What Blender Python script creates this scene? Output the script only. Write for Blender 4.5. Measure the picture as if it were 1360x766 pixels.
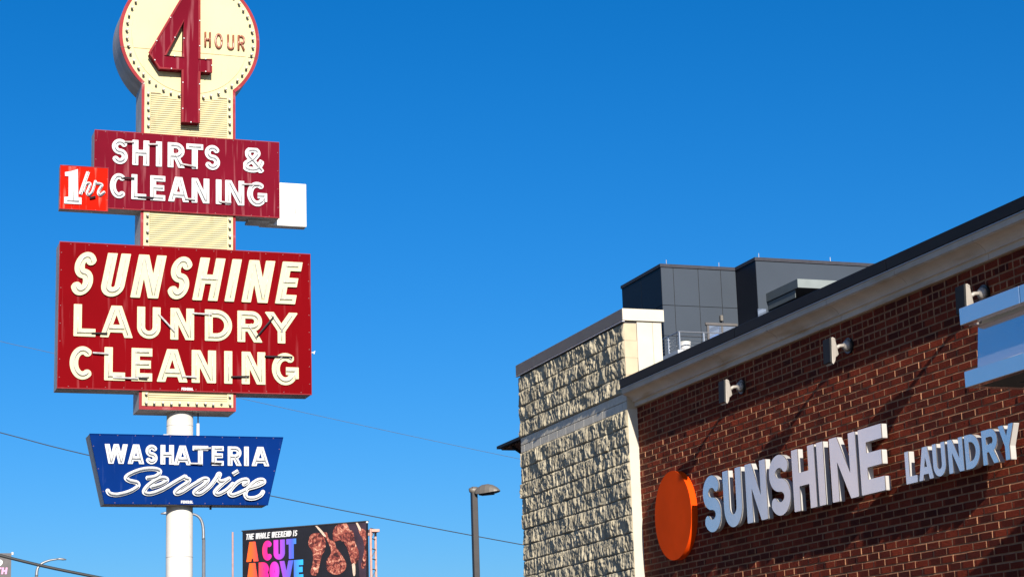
import bpy, bmesh, math, random
import numpy as np
from mathutils import Vector, Matrix, noise
from mathutils.geometry import tessellate_polygon

random.seed(7)
for o in list(bpy.data.objects): bpy.data.objects.remove(o, do_unlink=True)
scene = bpy.context.scene
COL = scene.collection
rad = math.radians

# ------------------------------------------------------------------ camera
# X = away from the street front, Y = along the brick facade, Z up (metres)
FPX, PITCH, YAW, ROLL = 2635.0, rad(12.63), rad(19.94), rad(1.89)
CAM = np.array([0.0, 0.0, 1.65])
FW = np.array([math.sin(YAW)*math.cos(PITCH), math.cos(YAW)*math.cos(PITCH), math.sin(PITCH)])
_r0 = np.array([math.cos(YAW), -math.sin(YAW), 0.0]); _u0 = np.cross(_r0, FW)
RT = math.cos(ROLL)*_r0 - math.sin(ROLL)*_u0
UP = math.cos(ROLL)*_u0 + math.sin(ROLL)*_r0
cd = bpy.data.cameras.new('camera'); cam = bpy.data.objects.new('camera', cd); COL.objects.link(cam)
cd.sensor_width = 36.0; cd.lens = 36.0*FPX/1360.0; cd.clip_start = 0.1; cd.clip_end = 5000
cam.matrix_world = Matrix(((RT[0], UP[0], -FW[0], CAM[0]), (RT[1], UP[1], -FW[1], CAM[1]), (RT[2], UP[2], -FW[2], CAM[2]), (0, 0, 0, 1)))
scene.camera = cam
scene.render.resolution_x, scene.render.resolution_y = 1024, 576

# ------------------------------------------------------------------ sky, sun, exposure
SUN = Vector((0.118, 1.0, -0.415)).normalized()          # direction the light travels
world = bpy.data.worlds.new('World'); scene.world = world; world.use_nodes = True
wn = world.node_tree; wn.nodes.clear()
sky = wn.nodes.new('ShaderNodeTexSky'); sky.sky_type = 'NISHITA'; sky.sun_disc = False
sky.sun_elevation = math.asin(-SUN.z); sky.sun_rotation = math.atan2(-SUN.x, -SUN.y)
sky.altitude = 150; sky.air_density = 1.0; sky.dust_density = 0.9; sky.ozone_density = 9.0
hsv = wn.nodes.new('ShaderNodeHueSaturation'); hsv.inputs['Saturation'].default_value = 1.16
bg = wn.nodes.new('ShaderNodeBackground'); bg.inputs['Strength'].default_value = 0.0725
wo = wn.nodes.new('ShaderNodeOutputWorld')
wn.links.new(sky.outputs[0], hsv.inputs['Color']); wn.links.new(hsv.outputs[0], bg.inputs['Color']); wn.links.new(bg.outputs[0], wo.inputs[0])
sd = bpy.data.lights.new('sun', 'SUN'); sd.energy = 5.0; sd.angle = rad(0.5); sd.color = (1.0, 0.92, 0.80)
sun = bpy.data.objects.new('sun', sd); COL.objects.link(sun); sun.location = (-5, -30, 30)
sun.rotation_euler = SUN.to_track_quat('-Z', 'Y').to_euler()
vs = scene.view_settings
scene.display_settings.display_device = 'sRGB'
vs.view_transform = 'Standard'; vs.look = 'None'; vs.gamma = 1.0; vs.use_curve_mapping = False; vs.exposure = 0.8

# ------------------------------------------------------------------ helpers
def at(px, py, X=None, Y=None, Z=None):
    """point of the place seen at pixel (px, py) of the 1360x766 photograph on one axis-aligned plane"""
    d = FW*FPX + RT*(px-680) - UP*(py-383)
    for i, v in enumerate((X, Y, Z)):
        if v is not None:
            return CAM + d*((v-CAM[i])/d[i])

MATS = {}
def mat(name, col, rough=0.7, metal=0.0, var=0.12, vscale=6.0, vstretch=(1, 1, 1), bump=0.0, bscale=60.0,
        stain=None, stain_amt=0.0, stain_scale=3.0, stain_stretch=(1, 1, 1), stain_lo=0.55, spec=0.5, coat=0.0):
    """procedural Principled material: colour mottling, optional stains with a shape of their own, optional fine relief"""
    m = bpy.data.materials.new(name); m.use_nodes = True; nt = m.node_tree; n = nt.nodes; l = nt.links
    b = n['Principled BSDF']; b.inputs['Roughness'].default_value = rough; b.inputs['Metallic'].default_value = metal
    b.inputs['Specular IOR Level'].default_value = spec; b.inputs['Coat Weight'].default_value = coat
    geo = n.new('ShaderNodeNewGeometry')
    def mapped(stretch, scale, detail=5.0):
        mp = n.new('ShaderNodeMapping'); mp.inputs['Scale'].default_value = stretch; l.new(geo.outputs['Position'], mp.inputs['Vector'])
        t = n.new('ShaderNodeTexNoise'); t.inputs['Scale'].default_value = scale; t.inputs['Detail'].default_value = detail
        l.new(mp.outputs[0], t.inputs['Vector']); return t
    t = mapped(vstretch, vscale)
    rmp = n.new('ShaderNodeValToRGB'); c = Vector(col)*(.66 if metal < .6 else 1.0)
    rmp.color_ramp.elements[0].position = 0.3; rmp.color_ramp.elements[1].position = 0.7
    rmp.color_ramp.elements[0].color = (*(c*(1-var)), 1); rmp.color_ramp.elements[1].color = (*[min(1, x*(1+var)) for x in c], 1)
    l.new(t.outputs['Fac'], rmp.inputs['Fac']); out = rmp.outputs[0]
    if stain:
        s = mapped(stain_stretch, stain_scale, 8.0)
        r2 = n.new('ShaderNodeMapRange'); r2.inputs['From Min'].default_value = stain_lo; r2.inputs['From Max'].default_value = stain_lo+0.15
        r2.inputs['To Max'].default_value = stain_amt; l.new(s.outputs['Fac'], r2.inputs['Value'])
        mx = n.new('ShaderNodeMix'); mx.data_type = 'RGBA'; l.new(r2.outputs[0], mx.inputs['Factor'])
        l.new(out, mx.inputs['A']); mx.inputs['B'].default_value = (*[x*.66 for x in stain], 1); out = mx.outputs['Result']
    l.new(out, b.inputs['Base Color'])
    if bump:
        t2 = mapped((1, 1, 1), bscale, 4.0); bp = n.new('ShaderNodeBump'); bp.inputs['Strength'].default_value = bump; bp.inputs['Distance'].default_value = 0.01
        l.new(t2.outputs['Fac'], bp.inputs['Height']); l.new(bp.outputs[0], b.inputs['Normal'])
    MATS[name] = m; return m

def empty(name, loc, label, cat, group=None):
    o = bpy.data.objects.new(name, None); COL.objects.link(o); o.location = Vector(loc); o.empty_display_size = 0.2
    o['label'] = label; o['category'] = cat
    if group: o['group'] = group
    return o
def root_loc(p):
    L = Vector((0, 0, 0))
    while p is not None: L += p.location; p = p.parent
    return L
class MB:
    """collects shapes in world coordinates; build() links them as ONE mesh object"""
    def __init__(s): s.v = []; s.f = []; s.m = []; s.smooth = False
    def add(s, vs_, fs, mi=0):
        k = len(s.v); s.v += [tuple(map(float, p)) for p in vs_]; s.f += [tuple(i+k for i in f) for f in fs]; s.m += [mi]*len(fs); return s
    def box(s, a, b, mi=0):
        x0, y0, z0 = [min(p, q) for p, q in zip(a, b)]; x1, y1, z1 = [max(p, q) for p, q in zip(a, b)]
        return s.add([(x0,y0,z0),(x1,y0,z0),(x1,y1,z0),(x0,y1,z0),(x0,y0,z1),(x1,y0,z1),(x1,y1,z1),(x0,y1,z1)],
                     [(3,2,1,0),(4,5,6,7),(0,1,5,4),(1,2,6,5),(2,3,7,6),(3,0,4,7)], mi)
    def bbox(s, a, b, bev=0.01, mi=0):
        """box with chamfered edges"""
        lo = [min(p, q) for p, q in zip(a, b)]; hi = [max(p, q) for p, q in zip(a, b)]
        bm = bmesh.new(); bmesh.ops.create_cube(bm, size=1.0)
        for v in bm.verts: v.co = Vector([lo[i]+(v.co[i]+0.5)*(hi[i]-lo[i]) for i in range(3)])
        bmesh.ops.bevel(bm, geom=bm.edges[:], offset=bev, segments=1, affect='EDGES')
        return s.bm(bm, mi)
    def bm(s, bm, mi=0):
        bm.verts.index_update(); s.add([v.co for v in bm.verts], [[v.index for v in f.verts] for f in bm.faces], mi); bm.free(); return s
    def tube(s, pts, r, n=8, mi=0, closed=False, caps=True):
        pts = [Vector(p) for p in pts]; N = len(pts); rs = r if isinstance(r, (list, tuple)) else [r]*N
        k = len(s.v); prev = None
        for i, p in enumerate(pts):
            a = pts[(i-1) % N] if (closed or i > 0) else p; b = pts[(i+1) % N] if (closed or i < N-1) else p
            t = (b-a).normalized() if (b-a).length > 1e-9 else Vector((0, 0, 1))
            if prev is None:
                h = Vector((0, 0, 1)) if abs(t.z) < 0.9 else Vector((1, 0, 0)); u = t.cross(h).normalized()
            else: u = (prev - t*prev.dot(t)).normalized()
            prev = u; w = t.cross(u)
            for j in range(n):
                q = p + (u*math.cos(2*math.pi*j/n) + w*math.sin(2*math.pi*j/n))*rs[i]; s.v.append(tuple(q))
        M = N if closed else N-1
        for i in range(M):
            for j in range(n):
                a0 = k+i*n+j; a1 = k+i*n+(j+1) % n; b0 = k+((i+1) % N)*n+j; b1 = k+((i+1) % N)*n+(j+1) % n
                s.f.append((a0, a1, b1, b0)); s.m.append(mi)
        if caps and not closed:
            s.f.append(tuple(k+j for j in range(n))[::-1]); s.m.append(mi); s.f.append(tuple(k+(N-1)*n+j for j in range(n))); s.m.append(mi)
        return s
    def poly(s, loops, o, ex, ey, en, d0, d1, mi=0, side_mi=None):
        """2-D outlines (first outer, then holes) in frame o,ex,ey extruded along en from d0 (back) to d1 (front)"""
        o, ex, ey, en = map(Vector, (o, ex, ey, en)); flat = [p for lp in loops for p in lp]; n = len(flat)
        tri = tessellate_polygon([[Vector((p[0], p[1], 0)) for p in lp] for lp in loops])
        P = lambda p, d: o + ex*p[0] + ey*p[1] + en*d
        s.add([P(p, d1) for p in flat], tri, mi); s.add([P(p, d0) for p in flat], [t[::-1] for t in tri], mi)
        k = 0
        for lp in loops:
            m = len(lp)
            s.add([P(p, d0) for p in lp]+[P(p, d1) for p in lp], [(i, (i+1) % m, m+(i+1) % m, m+i) for i in range(m)], mi if side_mi is None else side_mi)
        return s
    def mesh(s, name, L=Vector((0, 0, 0))):
        me = bpy.data.meshes.new(name); me.from_pydata([(p[0]-L[0], p[1]-L[1], p[2]-L[2]) for p in s.v], [], s.f); me.polygons.foreach_set('material_index', s.m)
        if s.smooth: me.polygons.foreach_set('use_smooth', [True]*len(me.polygons))
        me.update(); return me
    def build(s, name, mats, parent=None, kind=None, label=None, cat=None, group=None, base=None):
        L = root_loc(parent) if parent is not None else Vector(base if base is not None else (0, 0, 0))
        me = s.mesh(name, L)
        for m in (mats if isinstance(mats, (list, tuple)) else [mats]): me.materials.append(MATS[m])
        o = bpy.data.objects.new(name, me); COL.objects.link(o)
        if parent is not None: o.parent = parent
        else: o.location = L
        for k, v in (('kind', kind), ('label', label), ('category', cat), ('group', group)):
            if v: o[k] = v
        return o
def place(name, me, parent, wloc, rot=None, scale=None):
    """one more object on shared mesh data, as a child of parent, at a world position"""
    o = bpy.data.objects.new(name, me); COL.objects.link(o); o.parent = parent; o.location = Vector(wloc) - root_loc(parent)
    if rot: o.rotation_euler = rot
    if scale: o.scale = scale
    return o

# ------------------------------------------------------------------ lettering: strokes -> outline polygons
def arc(cx, cy, rx, ry, a0, a1, n=18):
    return [(cx+rx*math.cos(rad(a0+(a1-a0)*i/n)), cy+ry*math.sin(rad(a0+(a1-a0)*i/n))) for i in range(n+1)]
def ext(a, b, e=0.3):
    d = math.hypot(b[0]-a[0], b[1]-a[1]); ux, uy = (b[0]-a[0])/d*e, (b[1]-a[1])/d*e
    return [(a[0]-ux, a[1]-uy), (b[0]+ux, b[1]+uy)]
def strokes(ch, w, t):
    """centre lines of a capital of height 1, width w, half stroke t"""
    l, r, c = t, w-t, w/2
    if ch == 'I': return [[(l, 0), (l, 1)]]
    if ch == 'L': return [[(l, 0), (l, 1)], [(0, t), (w, t)]]
    if ch == 'E': return [[(l, 0), (l, 1)], [(0, t), (w, t)], [(0, 1-t), (w, 1-t)], [(0, .51), (w*.93, .51)]]
    if ch == 'F': return [[(l, 0), (l, 1)], [(0, 1-t), (w, 1-t)], [(0, .51), (w*.93, .51)]]
    if ch == 'T': return [[(c, 0), (c, 1)], [(0, 1-t), (w, 1-t)]]
    if ch == 'H': return [[(l, 0), (l, 1)], [(r, 0), (r, 1)], [(0, .5), (w, .5)]]
    if ch == 'A': return [ext((l, 0), (c-t*.25, 1)), ext((r, 0), (c+t*.25, 1)), [(w*.26, .28), (w*.74, .28)]]
    if ch == 'V': return [ext((l, 1), (c-t*.2, 0)), ext((r, 1), (c+t*.2, 0))]
    if ch == 'N': return [[(l, 0), (l, 1)], [(r, 0), (r, 1)], ext((l*1.05, 1), (w-l*1.05, 0))]
    if ch == 'W': return [ext((l, 1), (w*.28, 0)), ext((w*.28, 0), (c, 1)), ext((c, 1), (w*.72, 0)), ext((w*.72, 0), (r, 1))]
    if ch == 'K': return [[(l, 0), (l, 1)], ext((l, .36), (r, 1)), ext((w*.42, .55), (r, 0))]
    if ch == 'Y': return [ext((l, 1), (c, .42), .06), ext((r, 1), (c, .42), .06), [(c, 0), (c, .46)]]
    if ch == 'O': return [arc(c, .5, c-t, .5-t, 0, 360, 40)]
    if ch == 'C': return [arc(c, .5, c-t, .5-t, 48, 312, 30)]
    if ch == 'G': return [arc(c, .5, c-t, .5-t, 50, 345, 32), [(c+.02, .44), (w, .44)], [(r, .2), (r, .44)]]
    if ch == 'U': return [[(l, 1), (l, .36)] + arc(c, c, c-t, c-t, 180, 360, 18) + [(r, .36), (r, 1)]] if c < .36 else [[(l, 1), (l, c)] + arc(c, c, c-t, c-t, 180, 360, 18) + [(r, 1)]]
    if ch == 'S':
        R = (1-2*t)/4; rx = c-t
        return [arc(c, 1-t-R, rx, R, 22, 270, 22) + arc(c, t+R, rx, R, 90, -158, 22)[1:]]
    if ch == 'D':
        k = min(.5-t, w*.55); return [[(l, 0), (l, 1)], [(0, 1-t), (w-t-k, 1-t)] + arc(w-t-k, .5, k, .5-t, 90, -90, 20)[1:-1] + [(w-t-k, t), (0, t)]]
    if ch in 'RPB':
        y0 = .46; ry = (1-t-y0)/2; k = min(ry, w*.4); cx = w-t-k
        s = [[(l, 0), (l, 1)], [(0, 1-t), (cx, 1-t)] + arc(cx, 1-t-ry, k, ry, 90, -90, 14)[1:-1] + [(cx, y0), (0, y0)]]
        if ch == 'R': s.append(ext((w*.5, .46), (r, 0), .1))
        if ch == 'B': ry2 = (y0-t)/2; s.append([(0, y0), (cx, y0)] + arc(cx, t+ry2, k, ry2, 90, -90, 14)[1:-1] + [(cx, t), (0, t)])
        return s
    if ch == '&':
        return [[(w-t*.6, .02), (w*.24, .68)] + arc(w*.46, .79, w*.24, .21-t*.6, 190, -20, 14) + [(w*.5, .55), (w*.16, .36)] + arc(w*.42, .25, w*.34, .25-t, 160, 330, 14) + [(w-t*.5, .5)]]
    raise ValueError(ch)
def sdf_loops(strk, t, clip, res=0.014):
    """union of flat-ended thick strokes -> closed outline polygons (marching squares on the distance field)"""
    x0, y0, x1, y1 = clip; pad = res*2
    gx = np.arange(x0-pad, x1+pad+res, res); gy = np.arange(y0-pad, y1+pad+res, res)
    Xg, Yg = np.meshgrid(gx, gy); D = np.full(Xg.shape, 9.0)
    for st in strk:
        cl = len(st) > 3 and math.hypot(st[0][0]-st[-1][0], st[0][1]-st[-1][1]) < 1e-6
        for i in range(len(st)-1):
            a, b = st[i], st[i+1]; L = math.hypot(b[0]-a[0], b[1]-a[1])
            if L < 1e-9: continue
            ux, uy = (b[0]-a[0])/L, (b[1]-a[1])/L; px, py = Xg-a[0], Yg-a[1]; s = px*ux+py*uy; q = np.abs(-px*uy+py*ux)
            D = np.minimum(D, np.maximum(np.abs(s-L/2)-L/2, q-t))
            if i > 0 or cl: D = np.minimum(D, np.hypot(px, py)-t)
    D = np.maximum(D, np.maximum(np.maximum(x0-Xg, Xg-x1), np.maximum(y0-Yg, Yg-y1)))
    D[np.abs(D) < 1e-7] = 1e-7
    ny, nx = D.shape; nxt = {}
    def ex_(i, j): a, b = D[j, i], D[j, i+1]; return (gx[i]+res*a/(a-b), gy[j])
    def ey_(i, j): a, b = D[j, i], D[j+1, i]; return (gx[i], gy[j]+res*a/(a-b))
    pos = {}
    S = D < 0
    for j in range(ny-1):
        for i in np.nonzero((S[j, :-1] != S[j, 1:]) | (S[j+1, :-1] != S[j+1, 1:]) | (S[j, :-1] != S[j+1, :-1]) | (S[j, 1:] != S[j+1, 1:]))[0]:
            i = int(i); k = S[j, i] | S[j, i+1] << 1 | S[j+1, i+1] << 2 | S[j+1, i] << 3
            k = int(S[j, i]) + 2*int(S[j, i+1]) + 4*int(S[j+1, i+1]) + 8*int(S[j+1, i])
            b, r_, t_, l_ = ('h', i, j), ('v', i+1, j), ('h', i, j+1), ('v', i, j)
            segs = {1: [(b, l_)], 2: [(r_, b)], 3: [(r_, l_)], 4: [(t_, r_)], 5: [(b, r_), (t_, l_)], 6: [(t_, b)], 7: [(t_, l_)],
                    8: [(l_, t_)], 9: [(b, t_)], 10: [(l_, b), (r_, t_)], 11: [(r_, t_)], 12: [(l_, r_)], 13: [(b, r_)], 14: [(l_, b)]}.get(k, [])
            for a, c in segs: nxt[a] = c
    loops = []
    while nxt:
        s0 = next(iter(nxt)); cur = s0; lp = []
        while cur in nxt:
            lp.append(ex_(cur[1], cur[2]) if cur[0] == 'h' else ey_(cur[1], cur[2])); cur = nxt.pop(cur)
        if len(lp) > 5:
            lp = rdp(lp + [lp[0]], res*0.16)[:-1]
            if len(lp) > 2: loops.append(lp)
    return loops
def rdp(p, eps):
    def rec(a, b):
        (x0, y0), (x1, y1) = p[a], p[b]; L = math.hypot(x1-x0, y1-y0); best, bi = 0, -1
        for i in range(a+1, b):
            d = abs((x1-x0)*(y0-p[i][1])-(x0-p[i][0])*(y1-y0))/L if L > 1e-9 else math.hypot(p[i][0]-x0, p[i][1]-y0)
            if d > best: best, bi = d, i
        return [a, b] if best < eps else rec(a, bi)[:-1] + rec(bi, b)
    m = len(p)//2
    return [p[i] for i in rec(0, m)[:-1] + rec(m, len(p)-1)]
_gc = {}
def glyph(ch, w, t):
    k = (ch, round(w, 3), round(t, 3))
    if k not in _gc: _gc[k] = sdf_loops(strokes(ch, w, t), t, (0, 0, w, 1))
    return _gc[k]
def clipseg(st, w, t, m):
    """stroke centre lines pulled in from the ends of the letter, for the glass tubes"""
    out = []
    for s in st:
        q = [(min(max(x, m), w-m), min(max(y, m), 1-m)) for x, y in s]
        if len(q) == 2:       # keep diagonals straight: cut instead of clamp
            (xa, ya), (xb, yb) = s
            if abs(yb-ya) > 1e-6 and abs(xb-xa) > 1e-6:
                g = lambda y: (xa+(xb-xa)*(y-ya)/(yb-ya), y)
                q = [g(min(max(ya, m), 1-m)), g(min(max(yb, m), 1-m))]
        out.append(q)
    return out

# ------------------------------------------------------------------ materials
mat('cream_paint', (0.80, 0.71, 0.42), .6, var=.04, vscale=1.5, stain=(.45, .38, .24), stain_amt=.5, stain_scale=3.0, stain_stretch=(3, 3, .5), stain_lo=.62, spec=.01)
mat('letter_cream', (0.83, 0.77, 0.50), .6, var=.04, vscale=3, stain=(.5, .42, .28), stain_amt=.5, stain_scale=9, stain_lo=.64, spec=.01)
mat('letter_white', (0.82, 0.83, 0.84), .6, var=.05, vscale=5, stain=(.45, .43, .42), stain_amt=.6, stain_scale=8, stain_lo=.63, spec=.01)
mat('crimson_paint', (0.185, 0.007, 0.021), .6, var=.12, vscale=1.2, stain=(.45, .16, .18), stain_amt=.6, stain_scale=2.4, stain_stretch=(5, 5, .3), stain_lo=.55, spec=.01)
mat('red_paint', (0.215, 0.0025, 0.006), .6, var=.08, vscale=1.0, stain=(.40, .09, .10), stain_amt=.55, stain_scale=2.2, stain_stretch=(5, 5, .3), stain_lo=.58, spec=.01)
mat('trim_paint', (0.36, 0.05, 0.06), .6, var=.15, vscale=3, stain=(.5, .3, .3), stain_amt=.5, stain_scale=6, stain_lo=.6, spec=.01)
mat('bright_red_paint', (0.74, 0.014, 0.005), .6, var=.08, vscale=3, stain=(.8, .35, .28), stain_amt=.45, stain_scale=4, stain_stretch=(3, 3, .4), stain_lo=.57, spec=.01)
mat('blue_paint', (0.002, 0.029, 0.185), .6, var=.1, vscale=1.5, stain=(.08, .13, .33), stain_amt=.4, stain_scale=3, stain_stretch=(3, 3, .4), stain_lo=.62, spec=.01)
mat('cabinet_metal', (0.58, 0.55, 0.53), .55, .0, var=.22, vscale=2.5, vstretch=(2, 2, .6), stain=(.25, .13, .09), stain_amt=.6, stain_scale=5, stain_lo=.62)
mat('white_metal', (0.82, 0.81, 0.78), .5, var=.04, vscale=2, stain=(.30, .17, .10), stain_amt=.7, stain_scale=9, stain_lo=.70)
mat('pole_paint', (0.80, 0.77, 0.72), .5, var=.05, vscale=3, stain=(.35, .22, .15), stain_amt=.7, stain_scale=7, stain_lo=.69)
mat('neon_glass', (0.62, 0.62, 0.61), .2, var=.25, vscale=14)
mat('red_neon_glass', (0.36, 0.12, 0.07), .25, var=.25, vscale=14)
mat('dark_tube', (0.03, 0.025, 0.03), .4)
mat('rib_gap_shade', (0.20, 0.15, 0.08), .8)  # cream in shadow: groove shade painted as a dark brown
mat('rivet', (0.45, 0.27, 0.28), .5)
mat('socket', (0.02, 0.02, 0.02), .6)
mat('bulb_glass', (0.80, 0.78, 0.72), .12)
mat('stone_joint', (0.20, 0.19, 0.17), .9, var=.2, vscale=30)
mat('split_stone', (0.54, 0.475, 0.345), .95, var=.28, vscale=5, bump=.5, bscale=90, spec=.1)
mat('smooth_block', (0.92, 0.84, 0.70), .9, var=.1, vscale=20, bump=.12, bscale=200, spec=.2)
mat('quoin_tan', (0.66, 0.53, 0.37), .9, var=.06, vscale=8, spec=.2)
mat('limestone', (0.74, 0.68, 0.56), .85, var=.05, vscale=5, spec=.2)
mat('cornice_stone', (0.86, 0.71, 0.56), .85, var=.1, vscale=4, stain=(.58, .36, .17), stain_amt=.7, stain_scale=2.2, stain_stretch=(1, .5, 4), stain_lo=.55, spec=.2)
mat('coping_metal', (0.21, 0.20, 0.195), .55, .2, var=.06, vscale=2)
mat('dark_fascia', (0.012, 0.014, 0.018), .5, .0, var=.15, vscale=3, spec=.12)
mat('drip_metal', (0.45, 0.45, 0.47), .4, .7, var=.05)
mat('roof_membrane', (0.35, 0.35, 0.36), .8, var=.1)
mat('letter_metal', (0.74, 0.71, 0.70), .17, .92, var=.03, vscale=5)
mat('letter_return', (0.62, 0.60, 0.58), .4, .1, var=.04)
mat('orange_paint', (1.12, 0.095, 0.006), .6, var=.14, vscale=1.5, spec=.02)
mat('canopy_metal', (0.80, 0.74, 0.72), .10, .78, var=.03, vscale=2)
mat('soffit', (0.22, 0.22, 0.21), .6, var=.1)
mat('lamp_housing', (0.50, 0.46, 0.42), .5, .1, var=.06)
mat('lamp_black', (0.012, 0.012, 0.014), .35)
mat('lens_glass', (0.015, 0.017, 0.02), .3, var=.1, spec=.06)
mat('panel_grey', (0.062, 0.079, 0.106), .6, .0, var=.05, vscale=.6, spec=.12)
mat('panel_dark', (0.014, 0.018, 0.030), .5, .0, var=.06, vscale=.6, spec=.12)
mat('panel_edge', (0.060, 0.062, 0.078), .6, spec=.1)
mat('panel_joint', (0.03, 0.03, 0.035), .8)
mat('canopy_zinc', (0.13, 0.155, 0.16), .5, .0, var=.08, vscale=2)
mat('canopy_sunlit', (0.26, 0.30, 0.30), .5, var=.08, vscale=2)  # lighter copy of the zinc, sunlight on the front put into the colour
mat('window_glass', (0.34, 0.42, 0.58), .05, .75, var=.05, spec=.5)
mat('window_frame', (0.11, 0.10, 0.10), .5)
mat('rail_metal', (0.42, 0.43, 0.45), .35, .8, var=.05)
mat('planter_white', (0.80, 0.79, 0.76), .5, var=.05)
mat('leaf', (0.06, 0.09, 0.035), .6, var=.3, vscale=9)
mat('deck_white', (0.62, 0.63, 0.65), .5, var=.05)
mat('post_bronze', (0.048, 0.041, 0.040), .5, .2, var=.1)
mat('lamp_bronze', (0.20, 0.18, 0.155), .5, .1, var=.08)
mat('galvanised', (0.34, 0.35, 0.37), .45, .5, var=.1)
mat('wire', (0.03, 0.032, 0.036), .6)
mat('wire_pale', (0.10, 0.13, 0.17), .6)
mat('pink_post', (0.52, 0.32, 0.30), .6, var=.12)
mat('rust_steel', (0.70, 0.40, 0.33), .6, var=.15)
mat('poster_black', (0.010, 0.009, 0.014), .5, var=.3, vscale=1.5)
mat('poster_plum', (0.045, 0.022, 0.038), .55, var=.35, vscale=2.5)
mat('poster_grey', (0.075, 0.065, 0.07), .5, var=.2)
mat('poster_white', (0.85, 0.85, 0.86), .5, var=.02)
mat('poster_pink', (0.80, 0.36, 0.62), .5, var=.02)
mat('poster_bone', (0.80, 0.62, 0.48), .5, var=.2, vscale=6)
mat('asphalt', (0.05, 0.05, 0.052), .9, var=.2, vscale=3, bump=.2, bscale=100)
mat('concrete', (0.15, 0.125, 0.10), .9, var=.1, vscale=4)
mat('reflection_tower_plaster', (0.66, 0.56, 0.56), .9, var=.05)  # pale finish of the tower added for the letters' reflection
mat('stucco', (0.42, 0.38, 0.33), .9, var=.08, vscale=3)
mat('corrugated', (0.20, 0.105, 0.075), .6, var=.1)

def brick_material():
    m = bpy.data.materials.new('brick'); m.use_nodes = True; n = m.node_tree.nodes; l = m.node_tree.links; b = n['Principled BSDF']
    geo = n.new('ShaderNodeNewGeometry'); sp = n.new('ShaderNodeSeparateXYZ'); l.new(geo.outputs['Position'], sp.inputs[0])
    def M(op, a, b_=None):
        x = n.new('ShaderNodeMath'); x.operation = op
        for i, q in enumerate((a, b_)):
            if q is None: continue
            if isinstance(q, (int, float)): x.inputs[i].default_value = q
            else: l.new(q, x.inputs[i])
        return x.outputs[0]
    row = M('FLOOR', M('DIVIDE', M('SUBTRACT', 5.2999, sp.outputs['Z']), .0677))
    colm = M('FLOOR', M('ADD', M('DIVIDE', sp.outputs['Y'], .2032), M('MULTIPLY', M('MODULO', row, 2.0), .5)))
    cb = n.new('ShaderNodeCombineXYZ'); l.new(row, cb.inputs[0]); l.new(colm, cb.inputs[1])
    wnz = n.new('ShaderNodeTexWhiteNoise'); wnz.noise_dimensions = '3D'; l.new(cb.outputs[0], wnz.inputs['Vector'])
    rp = n.new('ShaderNodeValToRGB'); e = rp.color_ramp.elements
    e[0].position = 0; e[0].color = (.085, .0125, .0070, 1); e[1].position = 1; e[1].color = (.285, .040, .0150, 1)
    k = e.new(.5); k.color = (.185, .0235, .0090, 1)
    l.new(wnz.outputs['Value'], rp.inputs['Fac'])
    nz = n.new('ShaderNodeTexNoise'); nz.inputs['Scale'].default_value = 55; nz.inputs['Detail'].default_value = 6; l.new(geo.outputs['Position'], nz.inputs['Vector'])
    hs = n.new('ShaderNodeHueSaturation'); l.new(rp.outputs[0], hs.inputs['Color'])
    mr = n.new('ShaderNodeMapRange'); mr.inputs['To Min'].default_value = .7; mr.inputs['To Max'].default_value = 1.3; l.new(nz.outputs['Fac'], mr.inputs['Value']); l.new(mr.outputs[0], hs.inputs['Value'])
    l.new(hs.outputs[0], b.inputs['Base Color']); b.inputs['Roughness'].default_value = .9; b.inputs['Specular IOR Level'].default_value = .15
    bp = n.new('ShaderNodeBump'); bp.inputs['Strength'].default_value = 1.0; bp.inputs['Distance'].default_value = .03
    nb = n.new('ShaderNodeTexNoise'); nb.inputs['Scale'].default_value = 130; nb.inputs['Detail'].default_value = 5; l.new(geo.outputs['Position'], nb.inputs['Vector'])
    l.new(nb.outputs['Fac'], bp.inputs['Height']); l.new(bp.outputs[0], b.inputs['Normal'])
    MATS['brick'] = m
brick_material()
mat('mortar', (0.50, 0.24, 0.13), .95, var=.18, vscale=12, bump=.5, bscale=160, spec=.1)

def meat_material():
    m = bpy.data.materials.new('poster_meat'); m.use_nodes = True; n = m.node_tree.nodes; l = m.node_tree.links; b = n['Principled BSDF']
    geo = n.new('ShaderNodeNewGeometry'); nz = n.new('ShaderNodeTexNoise'); nz.inputs['Scale'].default_value = 3.6; nz.inputs['Detail'].default_value = 9; nz.inputs['Roughness'].default_value = .72
    nz.inputs['Distortion'].default_value = 1.2; l.new(geo.outputs['Position'], nz.inputs['Vector'])
    rp = n.new('ShaderNodeValToRGB'); e = rp.color_ramp.elements; e[0].position = .38; e[0].color = (.012, .006, .006, 1); e[1].position = .66; e[1].color = (.72, .48, .34, 1)
    for p, c in ((.45, (.07, .014, .012, 1)), (.52, (.24, .05, .035, 1)), (.59, (.42, .17, .11, 1))): k = e.new(p); k.color = c
    l.new(nz.outputs['Fac'], rp.inputs['Fac']); l.new(rp.outputs[0], b.inputs['Base Color']); b.inputs['Roughness'].default_value = .5; MATS['poster_meat'] = m
meat_material()

# ================================================================== SETTING
def structure(o): o['kind'] = 'structure'; return o
g = MB().add([(-2500, -2500, 0), (2500, -2500, 0), (2500, 2500, 0), (-2500, 2500, 0)], [(0, 1, 2, 3)]); g.build('ground', 'asphalt', kind='structure')
MB().add([(-45, -40, .004), (6.6, -40, .004), (6.6, 60, .004), (-45, 60, .004)], [(0, 1, 2, 3)]).build('parking_lot', 'concrete', kind='structure')
MB().box((6.6, 4, 0.004), (9.09, 24.6, .14)).build('pavement', 'concrete', kind='structure')

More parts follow.
